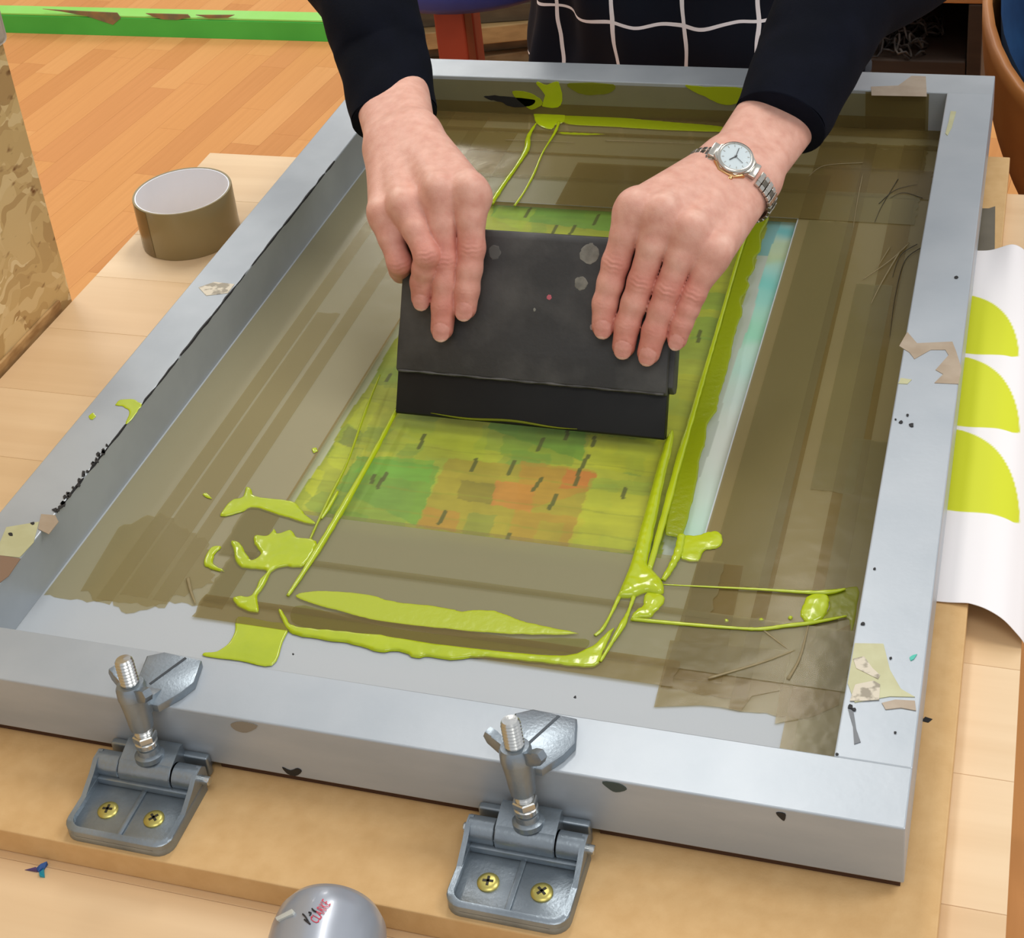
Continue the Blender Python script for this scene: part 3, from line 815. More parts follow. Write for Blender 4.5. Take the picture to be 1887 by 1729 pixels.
blob('ink_smear', [(162, 764), (170, 757), (176, 764), (168, 770)], 'tiny lime ink smudge on the outer edge of the left bar', h=.0002, e=.0002, z=0.0021)
# ink on the inner face of the far bar
def wall_ink(name, px, label, mat=None):
    yb = LFR - BAR
    pts = [at_y(x, y, yb - 0.0004) for x, y in catmull(px, 4, closed=True) + RNG.uniform(-.8, .8, (len(px) * 4, 2))]
    n = len(pts)
    v = [(p[0], yb - 0.0008, p[2]) for p in pts] + [(p[0], yb + 0.0006, p[2]) for p in pts]
    f = [tuple(range(n)), tuple(range(2 * n - 1, n - 1, -1))] + [(i, i + n, (i + 1) % n + n, (i + 1) % n) for i in range(n)]
    tag(obj(name, (v, f), mat or M_ink), label, 'ink', INK)
wall_ink('ink_splash', [(988, 152), (1008, 156), (1030, 152), (1034, 194), (1000, 196), (1004, 176)], 'lime ink run down the inner face of the far bar')
wall_ink('ink_splash', [(944, 172), (962, 168), (990, 178), (1000, 190), (992, 198), (975, 200)], 'ragged olive ink patch left of the far bar run', M_smear)
wall_ink('ink_smear', [(1262, 158), (1300, 160), (1368, 163), (1362, 188), (1330, 192), (1300, 178)], 'lime ink patch on the far bar beside the right cuff', M_smear)
wall_ink('ink_smear', [(1050, 153), (1130, 156), (1120, 172), (1080, 174), (1056, 166)], 'faint lime ink patch in the middle of the far bar face', M_thin)
wall_ink('ink_crust', [(892, 178), (912, 176), (950, 180), (985, 184), (975, 196), (940, 196), (925, 188), (905, 184)], 'black torn gap in the tape under the far bar', M_mark)

# ================================================================== squeegee
TH = math.radians(31)
SD = np.array([0, math.sin(TH), math.cos(TH)])        # up along the leaning board
SN = np.array([0, -math.cos(TH), math.sin(TH)])       # out of its front face
SO = np.array([0, 0.335, ZMESH + 0.0032])
def sq(x, s, t): return np.array([x, 0, 0]) + SO + SD * s + SN * t
def on_face(px, t):
    r = ray(*px); k = ((SO + t * SN - CAM_C) @ SN) / (r @ SN); return CAM_C + k * r
M_blk = pm('black_rubber', (47, 46, 45), 0.50, col2=(84, 82, 79), nscale=24, detail=9, bump=0.14, bscale=300, ramp=(0.42, 0.8))
M_blade = pm('black_blade', (16, 16, 17), 0.45, spec=0.3, col2=(24, 24, 24), nscale=20, bump=0.04)
sqg = thing('squeegee', (0.308, 0.335, ZMESH), 'wide black rubber squeegee held by two hands on the mesh', 'squeegee')
def sq_prism(prof, x0, x1, bev=0.0012):
    """profile in (t, s), extruded along x"""
    g = prism([(t, s) for t, s in prof], x0, x1)
    v, f = g
    bm = bmesh.new()
    vs = [bm.verts.new(tuple(sq(p[2], p[1], p[0]))) for p in v]
    for q in f: bm.faces.new([vs[i] for i in q])
    bmesh.ops.recalc_face_normals(bm, faces=bm.faces)
    if bev:
        bmesh.ops.bevel(bm, geom=list(bm.edges), offset=bev, segments=3, profile=0.5, affect='EDGES')
    return bm_geo(bm)
obj('blade', sq_prism([(-0.0045, 0.0), (0.0035, 0.0), (0.0045, 0.0012), (0.0045, 0.040), (-0.0045, 0.040)], 0.2075, 0.4072, 0.0004), M_blade, sqg, smooth=True, sharp=40)
hd = obj('handle', sq_prism([(0.0060, 0.0305), (0.0098, 0.0325), (0.0100, 0.052), (0.0088, 0.070), (0.0088, 0.134), (0.0060, 0.1382), (0.0025, 0.1382), (0.0025, 0.0305)], 0.2075, 0.4075, 0.0014), M_blk, sqg, smooth=True, sharp=40)
obj('back_board', sq_prism([(0.0020, 0.036), (0.0020, 0.1375), (-0.012, 0.1375), (-0.0150, 0.130), (-0.0150, 0.036), (-0.0120, 0.031), (-0.0060, 0.031)], 0.2085, 0.4105, 0.0012), M_blk, sqg, smooth=True, sharp=40)
M_spot = pm('dried_spot', (112, 110, 102), 0.7, col2=(138, 136, 126), nscale=160)
M_pink = pm('pink_fleck', (186, 92, 104), 0.6)
def spot(px, rx, ry, mat, name='residue_spot'):
    c = on_face(px, 0.0088)
    V = []; n = 14
    for lvl, sc in ((0.0, 1.0), (0.0003, .85)):
        for k in range(n):
            a = 2 * math.pi * k / n; j = random.uniform(.85, 1.12)
            V.append(c + np.array([1, 0, 0]) * rx * math.cos(a) * j * sc + SD * ry * math.sin(a) * j * sc + SN * (lvl - 0.0001))
    F = [(k, (k + 1) % n, (k + 1) % n + n, k + n) for k in range(n)] + [tuple(range(n, 2 * n))]
    obj(name, (V, F), mat, hd)
spot((1086, 468), 0.0078, 0.0074, M_spot); spot((1071, 522), 0.0052, 0.0054, M_spot); spot((911, 465), 0.0050, 0.0056, pm('faint_spot', (84, 82, 78), 0.7))
spot((1012, 548), 0.0020, 0.0020, M_pink); spot((985, 571), 0.0010, 0.0014, M_spot); spot((1090, 603), 0.0012, 0.0022, pm('chalk_fleck', (150, 130, 126), 0.6)); spot((1168, 690), 0.0010, 0.0012, M_spot); spot((1148, 678), 0.0009, 0.0012, M_spot)
obj('worn_lip_highlight', sweep([sq(x, 0.0322 + 0.0002 * math.sin(x * 200), 0.0094) for x in np.linspace(0.2095, 0.4058, 40)], [0.0008 + 0.0003 * math.sin(i * 1.7) for i in range(40)], 8), pm('worn_highlit_rubber', (92, 90, 87), 0.6, col2=(60, 59, 58), nscale=90), hd, smooth=True)  # paler strip paints the lip's highlight together with its edge wear
# faint reflection line on the blade bottom, painted as a thin olive strip
pth = [sq(x, 0.0022 + 0.0008 * math.sin(x * 90), 0.0052) for x in np.linspace(0.235, 0.345, 30)]
obj('reflection_line', sweep(pth, [0.0012 * math.sin(math.pi * (i + .5) / 30) * .6 + .0002 for i in range(30)], 8), M_thin, sqg, smooth=True)

# ================================================================== hinge clamps
M_cast = pm('cast_zinc', (150, 160, 168), 0.34, metal=0.75, col2=(132, 142, 150), nscale=40, bump=0.12, bscale=500)
M_zinc = pm('bright_zinc', (206, 208, 206), 0.22, metal=0.95)
M_brass = pm('yellow_zinc_screw', (196, 184, 104), 0.32, metal=0.75, col2=(176, 166, 92), nscale=60)
M_slot = pm('screw_slot', (40, 34, 18), 0.5)
def rrect(x0, x1, y0, y1, r, n=5, corners=(1, 1, 1, 1)):
    out = []
    for (cx_, cy_, a0, on) in ((x1 - r, y1 - r, 0, corners[0]), (x0 + r, y1 - r, 90, corners[1]), (x0 + r, y0 + r, 180, corners[2]), (x1 - r, y0 + r, 270, corners[3])):
        if on:
            out += [(cx_ + r * math.cos(math.radians(a0 + 90 * k / n)), cy_ + r * math.sin(math.radians(a0 + 90 * k / n))) for k in range(n + 1)]
        else:
            out.append((cx_ + (r if a0 in (0, 270) else -r), cy_ + (r if a0 in (0, 90) else -r)))
    return out
def clamp(bx, label, wing_rot, pin_shift=0.0):
    """bx = x of the clamp; hinge barrel at y = -17 mm, built in mm around (bx, -0.017, ZM)"""
    base = np.array([bx, -0.017, ZM])
    T = thing('hinge_clamp', base, label, 'clamp', 'screen hinge clamps')
    mm = lambda g: (np.asarray(g[0]) * 0.001 + base, g[1])
    def P(name, g, mat, par=None, sm=True, sharp=40):
        return obj(name, mm(g), mat, par or T, smooth=sm, sharp=sharp)
    # base plate: floor, raised rim, rib, ears
    outer = rrect(-33, 33, -46, 3, 9, corners=(0, 0, 1, 1))
    inner = rrect(-29.5, 29.5, -42.5, 1.5, 7, corners=(0, 0, 1, 1))
    bp = P('base_plate', prism(outer, 0.1, 4.2, 0.4), M_cast)
    n = len(outer)
    V = [(x, y, 4.0) for x, y in outer] + [(x, y, 7.4) for x, y in outer] + [(x * .985, y * .985, 8.0) for x, y in outer] + [(x, y, 8.0) for x, y in inner] + [(x, y, 4.0) for x, y in inner]
    F = [(k * n + i, k * n + (i + 1) % n, (k + 1) * n + (i + 1) % n, (k + 1) * n + i) for k in range(4) for i in range(n)]
    P('rim', (V, F), M_cast, bp)
    P('rib', box(-1.6, 1.6, -42, -8, 4.0, 5.2, 0.5), M_cast, bp)
    P('back_ramp', box(-30, 30, -9.5, -5.5, 4.0, 8.5, 1.2), M_cast, bp)
    for s in (-1, 1):
        ear = [(-24, 7.2), (-10, 14), (-4, 18.2), (3, 18.6), (6.5, 15), (6.5, 3.0), (-24, 3.0)]
        v, f = prism(ear, 0, 2.9)
        v = np.stack([s * 32.7 - (2.9 if s > 0 else 0) + v[:, 2], v[:, 0], v[:, 1]], 1)
        P('ear', (v, f), M_cast, bp)
        P('barrel', cyl((s * 17.0, 0, 11.5), (s * 32, 0, 11.5), 7.2, 28, 0.5), M_cast, bp)
        sc = P('screw', xform(lathe([(5.9, 0), (5.9, 0.8), (5.3, 1.4), (3.6, 1.8), (0.2, 1.9)], 24), trs((s * 14.5, -26, 4.1))), M_brass, bp)
        for a in (0.5, 0.5 + math.pi / 2):
            P('slot', xform(box(-2.9, 2.9, -0.7, 0.7, 1.0, 2.05), trs((s * 14.5, -26, 4.1), np.array(Matrix.Rotation(a + s * .4, 3, 'Z')))), M_slot, sc)
    P('pin', cyl((-35.5 + pin_shift, 0, 11.5), (36.5 + pin_shift, 0, 11.5), 2.6, 16, 0.4), M_zinc)
    # lower jaw: knuckle, sloped block, cross lip
    lj = P('lower_jaw', cyl((-16.4, 0, 11.5), (16.4, 0, 11.5), 7.8, 28, 0.6), M_cast)
    prof = [(-7.2, 13.5), (-3.0, 18.6), (10.5, 23.0), (13.5, 22.0), (13.5, 4.0), (2.0, 4.0)]
    v, f = prism(prof, -16.4, 16.4)
    v = np.stack([v[:, 2], v[:, 0], v[:, 1]], 1)
    P('block', (v, f), M_cast, lj)
    P('cross_lip', box(-31, 31, 11.5, 16.2, 0.8, 14.8, 1.3, 3), M_cast, lj)
    P('jaw_plate', box(-28, 28, 15, 46, 0.8, 5.8, 0.8), M_cast, lj)
    # threaded rod leaning toward the frame
    r0 = np.array([0.5, 3.5, 18.0]); r1 = np.array([-6.0, 12.0, 84.5])
    ax = (r1 - r0) / np.linalg.norm(r1 - r0); Ln = np.linalg.norm(r1 - r0)
    Rz = rot_to(ax)
    prof = [(0.1, 0), (5.0, 0)]
    z = 0.4
    while z < Ln - 1.6:
        prof += [(5.4, z), (4.6, z + 1.0)]; z += 2.0
    prof += [(5.1, Ln - 1.2), (4.2, Ln), (0.1, Ln + .3)]
    rod = P('threaded_rod', xform(lathe(prof, 20, False), trs(r0, Rz)), M_zinc, sharp=15)
    at = lambda d_: r0 + ax * d_
    P('collar', xform(lathe([(8.6, -1.5), (8.6, 1.5), (7.6, 2.2), (6.6, 2.6), (6.2, 5.5), (5.2, 6.0)], 28), trs(at(2.2), Rz)), M_cast, rod)
    P('spring_washer', xform(lathe([(5.6, 0), (6.6, .5), (6.6, 3.0), (6.0, 3.6), (5.4, 3.8)], 24), trs(at(9.0), Rz)), M_zinc, rod)
    P('hex_nut', xform(lathe([(6.2, 0), (7.0, .6), (7.0, 3.6), (6.2, 4.2)], 6), trs(at(12.8), Rz)), M_zinc, rod, sm=False)
    # upper jaw: sleeve, arm and plate resting on the frame
    uj = P('upper_jaw', xform(lathe([(5.6, 0), (6.6, .3), (7.0, 3), (7.6, 12), (8.4, 19), (8.4, 21)], 28), trs(at(21.5), Rz)), M_cast)
    ztop = (0.0 - ZM) * 1000 + 0.3
    plate = [(-8, 12), (8, 12), (16.5, 24), (20.5, 33), (17, 50), (-8, 52), (-17, 47), (-13, 28)]
    P('jaw_top_plate', prism(plate, ztop, ztop + 5.0, 1.0), M_cast, uj)
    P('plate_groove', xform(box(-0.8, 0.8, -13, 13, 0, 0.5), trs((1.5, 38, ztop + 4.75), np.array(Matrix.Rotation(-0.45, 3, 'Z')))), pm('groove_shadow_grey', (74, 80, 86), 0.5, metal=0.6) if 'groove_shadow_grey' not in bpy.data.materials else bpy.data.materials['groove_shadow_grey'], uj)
    arm = [(7, ztop + 1), (9, 57), (13, 57), (24, ztop + 5), (24, ztop + .3), (12, ztop + .3)]
    v, f = prism([(y, z_) for y, z_ in arm], -6.5, 6.5)
    v = np.stack([v[:, 2] - 2.0, v[:, 0], v[:, 1]], 1)
    P('arm', (v, f), M_cast, uj)
    # wing nut
    wn = P('wing_nut', xform(lathe([(7.9, 0), (8.8, .8), (8.6, 7), (7.6, 9.0), (5.3, 9.3)], 28), trs(at(42.0), Rz)), M_cast)
    for s in (-1, 1):
        wg = [(5, 1.0), (11, 1.5), (18.0, 5.0), (20.0, 9.0), (18.0, 12.5), (13.5, 11.5), (9, 8.5), (5, 8.0)]
        v, f = prism([(s * a, b) for a, b in wg], -2.4, 2.4, 0.7)
        v = np.stack([v[:, 0], v[:, 2], v[:, 1]], 1)
        g = xform((v, f), trs((0, 0, 0), np.array(Matrix.Rotation(wing_rot, 3, 'Z'))))
        P('wing', xform(g, trs(at(42.0), Rz)), M_cast, wn)
    return T
clamp(0.4085, 'hinge clamp near the middle of the near bar, in front of the broad ink ridge', math.radians(-60))
clamp(0.1845, 'hinge clamp at the left of the near bar below the lime square', math.radians(-66), pin_shift=1.5)

# ================================================================== tape roll
M_roll = pm('tape_roll_side', (154, 138, 98), 0.30, col2=(144, 128, 88), nscale=6, stretch=(1, 1, .2), coat=0.2)
M_core = pm('cardboard_core', (244, 246, 252), 0.7, col2=(238, 240, 248), nscale=8)
rc = np.array([-0.0985, 0.6045, ZT])
tr = thing('tape_roll', rc, 'roll of brown packing tape standing on the table left of the frame', 'tape')
obj('tape_winding', (lambda g: (g[0] + rc, g[1]))(lathe([(0.0436, 0.0002), (0.0452, 0.0002), (0.0456, 0.0010), (0.0456, 0.0472), (0.0452, 0.048), (0.0436, 0.048), (0.0436, 0.0002)], 96, False)), M_roll, tr, smooth=True, sharp=40)
obj('core', (lambda g: (g[0] + rc, g[1]))(lathe([(0.0424, 0.0004), (0.0435, 0.0004), (0.0435, 0.0476), (0.0424, 0.0476), (0.0424, 0.0004)], 96, False)), M_core, tr, smooth=True, sharp=40)
a0 = 3.95
tail = [(rc[0] + 0.0459 * math.cos(a0 + k * .02), rc[1] + 0.0459 * math.sin(a0 + k * .02)) for k in range(22)]
V = [(x, y, rc[2] + 0.0006) for x, y in tail] + [(x, y, rc[2] + 0.0475) for x, y in tail]
obj('loose_end', (V, [(i, i + 1, i + 23, i + 22) for i in range(21)]), pm('tape_end', (118, 96, 56), 0.25), tr, smooth=True)

# ================================================================== printed paper hanging over the right table edge
prof = [(0.5700, ZM + .0010), (0.590, ZM + .0011), (0.606, ZM + .0016), (0.618, ZM + .0030), (0.628, ZM + .0030), (0.638, ZM - .0005), (0.646, ZM - .0075), (0.6520, ZM - .0150), (0.6565, ZM - .028), (0.6585, ZM - .05), (0.660, ZM - .09)]
prof = catmull(prof, 8)
arc = np.concatenate([[0], np.cumsum(np.linalg.norm(np.diff(prof, axis=0), axis=1))])
nu, nv = 150, 330
us = np.linspace(0, arc[-1], nu)
px_, pz_ = np.interp(us, arc, prof[:, 0]), np.interp(us, arc, prof[:, 1])
y_near, y_far = 0.2150, 0.6330
nu, nv = 120, 640
us = np.linspace(0, arc[-1], nu)
px_, pz_ = np.interp(us, arc, prof[:, 0]), np.interp(us, arc, prof[:, 1])
white, yel = np.array(lin((240, 236, 236))[:3]), np.array(lin((208, 214, 30))[:3])
U_, Yg = np.meshgrid(us, np.linspace(y_near, y_far, nv))
Xg, Zg = np.interp(U_, us, px_), np.interp(U_, us, pz_)
mask = np.zeros(U_.shape)
for yb_, yt, xr_ in ((0.4841, 0.5638, 0.6372), (0.3943, 0.4792, 0.6412), (0.3021, 0.3900, 0.6448)):
    # straight on the left and below, rounded toward the upper right
    ur = np.interp(xr_, px_, us); u0 = np.interp(0.600, px_, us)
    f_ = (Yg - yb_) / (yt - yb_)
    wob = 0.018 * np.sin((U_ - u0) / (ur - u0) * 3.0)
    f_ = f_ + wob
    lim = u0 + (ur - u0) * (1 - np.clip(f_, 0, 1) ** 1.9) ** (1 / 1.7)
    lim = lim - 0.006 * np.clip(1 - f_ / 0.07, 0, 1) ** 2
    m_ = np.clip((lim - U_) / 0.0009 + .5, 0, 1) * np.clip(f_ * (yt - yb_) / 0.0007 + .5, 0, 1) * (f_ < 1)
    mask = np.maximum(mask, m_)
jj_ = np.arange(nv)[:, None]
e_ = np.maximum(0, (Xg - 0.618) / 0.04)
Yo = Yg - np.maximum(0, 1 - jj_ / 50) * 0.012 * e_
Zg = Zg + 0.006 * np.exp(-((Xg - 0.628) / 0.012) ** 2) * np.maximum(0, (jj_ - nv + 140) / 140) ** 2
V = np.stack([Xg.ravel(), Yo.ravel(), Zg.ravel()], 1)
Cc = white + (yel - white) * mask.ravel()[:, None]
F = [(j * nu + i, j * nu + i + 1, (j + 1) * nu + i + 1, (j + 1) * nu + i) for j in range(nv - 1) for i in range(nu - 1)]
pp = obj('printed_paper', (V, F), pm('test_print', (255, 255, 255), 0.6, attr='Col'), base=(0.62, 0.42, ZM), smooth=True)
vcol(pp, Cc)
pp.modifiers.new('thickness', 'SOLIDIFY').thickness = 0.0003
tag(pp, 'white paper with three lime rounded shapes hanging over the right table edge', 'paper')
# ================================================================== silver tool at the near edge
M_silver = pm('silver_plastic', (168, 174, 184), 0.30, metal=0.35, col2=(160, 166, 176), nscale=10, coat=0.2)
RG = 0.030
ga = -0.2
ax = np.array([math.sin(ga), math.cos(ga), 0.0])
tip = np.array([0.325, -0.0835, ZT + RG + 0.0003])
gt = thing('silver_tool', (tip[0] + .02, tip[1] - .08, ZT), 'silver rounded electric tool body with red lettering at the bottom edge', 'tool')
prof = [(RG * .80, -0.175), (RG * .97, -0.168), (RG * 1.0, -0.12), (RG * 1.0, -0.028), (RG * .985, -0.016), (RG * .93, -0.0075), (RG * .82, -0.0022), (RG * .62, -0.0002), (0.0005, 0.0004)]
sv = np.cross(ax, (0, 0, 1.0)); uv = np.array([0, 0, 1.0])
def tool_pt(ang_, l, dr=0.0):
    """point on the housing: ang_ from the top toward -sv, l along the axis from the tip"""
    return tip + ax * l + (uv * math.cos(ang_) - sv * math.sin(ang_)) * (RG + dr)
hs = obj('housing', xform(lathe(prof, 64), trs(tip, rot_to(ax))), M_silver, gt, smooth=True, sharp=45)
def hit_tool(x, y):
    """where a photo pixel lands on the housing cylinder -> (angle, length)"""
    d = ray(x, y); o = CAM_C - tip
    dp, op = d - ax * (d @ ax), o - ax * (o @ ax)
    a, b, c = dp @ dp, 2 * dp @ op, op @ op - RG * RG
    t = (-b - math.sqrt(max(b * b - 4 * a * c, 0))) / (2 * a)
    p = o + d * t
    return math.atan2(-(p @ sv), p @ uv), p @ ax
def text_geo(body):
    cu = bpy.data.curves.new('lettering', 'FONT'); cu.body = body; cu.size = 1.0; cu.resolution_u = 2
    to = bpy.data.objects.new('lettering', cu); COL.objects.link(to)
    dg = bpy.context.evaluated_depsgraph_get(); dg.update()
    me = bpy.data.meshes.new_from_object(to.evaluated_get(dg))
    v = np.array([tuple(q.co) for q in me.vertices]); f = [tuple(p.vertices) for p in me.polygons]
    bpy.data.objects.remove(to, do_unlink=True)
    v = v[:, :2] - v[:, :2].min(0)
    return v, f, v[:, 0].max(), v[:, 1].max()
tv, tf, tw, th_ = text_geo('CLARKE')
# corners of the red word in the photo: baseline start, baseline end, cap start
A, B, Cq = np.array(hit_tool(585, 1704)), np.array(hit_tool(610, 1667)), np.array(hit_tool(570, 1695))
V = []
for q in tv:
    uvp = A + (B - A) * (q[0] / tw) + (Cq - A) * (q[1] / th_)
    V.append(tool_pt(uvp[0], uvp[1], 0.0002))
obj('red_lettering', (V, tf), pm('red_print', (206, 34, 66), 0.4), hs)
M_bprint = pm('black_print', (26, 24, 28), 0.4)
for k, pts in enumerate(([(558, 1685), (563, 1690), (570, 1702)], [(561, 1695), (567, 1700), (572, 1704)], [(569, 1682), (573, 1683), (571, 1688)], [(575, 1675), (579, 1679), (583, 1681)])):
    pth = [tool_pt(*hit_tool(*p), 0.0002) for p in pts]
    obj('black_script', sweep(catmull(pth, 4), 0.0004, 6), M_bprint, hs)
tabp = [tool_pt(*hit_tool(*p), 0.0012) for p in ((511, 1693), (540, 1678), (544, 1682), (541, 1687), (514, 1699))]
inn = [tool_pt(*hit_tool(*p), -0.0004) for p in ((511, 1693), (540, 1678), (544, 1682), (541, 1687), (514, 1699))]
obj('grey_tab', (tabp + inn, [(0, 1, 2, 3, 4)] + [(i, (i + 1) % 5, (i + 1) % 5 + 5, i + 5) for i in range(5)]), pm('tab_grey', (200, 204, 198), 0.4), hs)

# ================================================================== blue scrap on the table
sc_ = thing('paper_scrap', at_z(72, 1608, ZT), 'tiny twisted blue and teal scrap on the table below the left clamp', 'scrap')
M_sb = pm('scrap_blue', (38, 84, 150), 0.5); M_st = pm('scrap_teal', (40, 150, 170), 0.5)
def scrap(px, mat, h):
    pts = [at_z(x, y, ZT + .001) for x, y in px]
    n = len(pts)
    V = [(p[0], p[1], ZT + h * (0.25 + 0.75 * (i % 2))) for i, p in enumerate(pts)] + [(p[0], p[1], ZT + 0.0001) for p in pts]
    obj('strip', (V, [tuple(range(n))] + [(i, i + n, (i + 1) % n + n, (i + 1) % n) for i in range(n)]), mat, sc_)
scrap([(45, 1602), (66, 1599), (72, 1603), (68, 1606)], pm('scrap_violet', (88, 66, 110), 0.5), .0015)
scrap([(66, 1600), (76, 1597), (84, 1590), (88, 1592), (82, 1600), (80, 1604), (70, 1606)], M_sb, .003)
scrap([(72, 1604), (81, 1603), (82, 1616), (73, 1615)], M_st, .002)

# ================================================================== background beyond the table
M_blue = pm('blue_vinyl', (46, 62, 140), 0.55, col2=(38, 52, 124), nscale=9)
M_redp = pm('red_paint', (168, 62, 34), 0.5, col2=(150, 52, 28), nscale=12)
st = thing('stool', (-0.20, 1.66, ZF), 'stool with blue seat and red square legs behind the left arm', 'stool')
g = lathe([(0.10, -0.0), (0.165, 0.002), (0.178, 0.014), (0.178, 0.045), (0.165, 0.060), (0.02, 0.066)], 40)
obj('seat', (g[0] + np.array([-0.20, 1.72, -0.252]), g[1]), M_blue, st, smooth=True, sharp=50)
for x, y in ((-0.196, 1.60), (-0.345, 1.72), (-0.05, 1.72), (-0.275, 1.855)):
    obj('leg', box(x - 0.024, x + 0.024, y - 0.018, y + 0.018, ZF, -0.2525, 0.003), M_redp, st)
obj('stretcher', box(-0.322, -0.073, 1.71, 1.73, -0.60, -0.575, 0.003), M_redp, st)

WOODS = [pm('offcut_%d' % i, c, 0.7, col2=c2, nscale=3, stretch=(2, 20, 20)) for i, (c, c2) in enumerate([((150, 128, 92), (124, 102, 70)), ((120, 104, 76), (96, 82, 58)), ((176, 146, 96), (150, 122, 78)), ((98, 88, 66), (80, 70, 52))])]
names_ = ['bottom', 'second from the bottom', 'third from the bottom', 'fourth from the bottom', 'fifth from the bottom', 'sixth from the bottom', 'fifth from the top', 'fourth from the top', 'third from the top', 'second from the top', 'topmost']
for k in range(11):
    h = 0.036
    z = ZF + k * h
    g = box(-0.30, 0.30, -0.06, 0.06, 0.0003, h - 0.0003, 0.002)
    Mx = trs((-0.29 + random.uniform(-.03, .03), 2.33 + random.uniform(-.035, .035), z), np.array(Matrix.Rotation(random.uniform(.22, .42), 3, 'Z')))
    o = obj('timber_offcut', xform(g, Mx), WOODS[k % 4])
    tag(o, 'rough timber offcut behind the red stool leg, %s of the pile' % names_[k], 'timber', 'timber offcuts in a pile')

# dark open cabinet behind the right arm
M_cab = pm('dark_cabinet', (66, 52, 40), 0.7, col2=(54, 42, 32), nscale=6, stretch=(1, 1, 8))
M_cabd = pm('cabinet_inside', (24, 20, 17), 0.85)
M_cabt = pm('cabinet_lip', (186, 132, 78), 0.5)
cb = thing('open_cabinet', (0.40, 1.70, ZF), 'dark open cabinet with brown upright behind the right arm', 'cabinet')
yc = 1.5
zt_, zbo = at_y(1700, 6, yc)[2], at_y(1700, 112, yc)[2]
xr0, xr1 = at_y(1783, 60, yc)[0], at_y(1812, 60, yc)[0]
xl = 0.02
obj('top_board', box(xl, xr1, yc, yc + 0.4, zt_, zt_ + 0.03, 0.002), M_cabt, cb)
obj('side', box(xr0, xr1 - 0.001, yc, yc + 0.4, ZF, zt_ - 0.0005, 0.002), M_cab, cb)
obj('side', box(xl, xl + 0.018, yc, yc + 0.4, ZF, zt_ - 0.0005, 0.002), M_cab, cb)
obj('back_panel', box(xl + 0.019, xr0 - 0.001, yc + 0.385, yc + 0.398, ZF, zt_ - 0.001), M_cabd, cb)
obj('shelf', box(xl + 0.019, xr0 - 0.001, yc - 0.0, yc + 0.384, zbo - 0.022, zbo, 0.002), M_cab, cb)
obj('plinth', box(xl + 0.019, xr0 - 0.001, yc + 0.02, yc + 0.038, ZF, ZF + 0.09, 0.002), M_cab, cb)
# tangle of dark yarn on the shelf
M_yarn = pm('dark_yarn', (34, 31, 29), 0.8, col2=(92, 86, 80), nscale=60, ramp=(0.45, 0.75))
ry = np.random.default_rng(11)
cY = np.array([at_y(1660, 90, yc + .06)[0], yc + 0.055, zbo])
parts = []
for k in range(46):
    c0 = cY + np.array([ry.uniform(-.045, .045), ry.uniform(-.045, .045), 0])
    pts = []
    a0_, rr = ry.uniform(0, 6.28), ry.uniform(.006, .022)
    zc = ry.uniform(.004, .042) * max(.2, 1 - (np.linalg.norm(c0[:2] - cY[:2]) / .07) ** 2)
    tilt = ry.uniform(-1, 1, 3)
    for i in range(14):
        a = a0_ + i * .45
        p = c0 + np.array([math.cos(a) * rr, math.sin(a) * rr, zc + rr * .9 * tilt[0] * math.cos(a + tilt[1]) + 0.006 * math.sin(i * 1.3)])
        p[2] = max(p[2], zbo + .0017)
        pts.append(p)
    parts.append(sweep(pts, 0.0016, 5))
tag(obj('yarn_tangle', join(*parts), M_yarn, smooth=True), 'tangle of dark curly yarn on the cabinet shelf', 'yarn', kind='stuff')

# tan bucket chair at the far right with a blue cushion
M_tan = pm('tan_leather', (178, 118, 58), 0.45, col2=(150, 92, 38), nscale=7, bump=0.1)
M_denim = pm('blue_cloth', (38, 88, 138), 0.85, col2=(26, 64, 108), nscale=14, bump=0.2, bscale=80)
M_dred = pm('dark_red_cloth', (110, 26, 34), 0.8)
cc = np.array([0.845, 1.16, 0])
ch = thing('bucket_chair', (cc[0], cc[1], ZF), 'tan leather bucket chair with blue cushion beyond the right table corner', 'chair')
nA, nB = 56, 18
def bucket(sc, off, t1=1.0):
    V = []
    for j in range(nB + 1):
        t = j / nB * t1
        for i in range(nA):
            a = 2 * math.pi * i / nA
            back = 0.5 + 0.5 * math.cos(a - math.radians(60))      # high at the back, low in front
            rim = -0.105 + 0.23 * back ** 0.8
            r = (0.06 + 0.205 * math.sin(t * math.pi / 2) ** 0.45) * sc
            z = -0.36 + (rim + 0.36) * t ** 1.15
            V.append((cc[0] + r * math.cos(a) * 1.02, cc[1] + r * math.sin(a), z + off))
    F = [(j * nA + i, j * nA + (i + 1) % nA, (j + 1) * nA + (i + 1) % nA, (j + 1) * nA + i) for j in range(nB) for i in range(nA)]
    F.append(tuple(range(nA))[::-1])
    return V, F
sh = obj('shell', bucket(1.0, 0), M_tan, ch, smooth=True)
sh.modifiers.new('thickness', 'SOLIDIFY').thickness = 0.010
obj('lining', bucket(0.93, 0.004, 0.96), M_denim, ch, smooth=True)
g = lathe([(0.05, 0), (0.17, .004), (0.205, .03), (0.205, .07), (0.18, .10), (0.05, .115), (0.001, .116)], 40)
obj('seat_cushion', (g[0] * np.array([1, 1, 1.0]) + np.array([cc[0], cc[1], -0.315]), g[1]), M_dred, ch, smooth=True, sharp=60)
g = lathe([(0.02, -.14), (0.09, -.12), (0.13, -.05), (0.135, .03), (0.10, .11), (0.02, .14)], 36)
v = g[0] * np.array([1, .42, 1]); v = v @ np.array(Matrix.Rotation(math.radians(35), 3, 'Z')).T + np.array([cc[0] - 0.03, cc[1] + 0.10, -0.02])
obj('back_cushion', (v, g[1]), M_denim, ch, smooth=True)
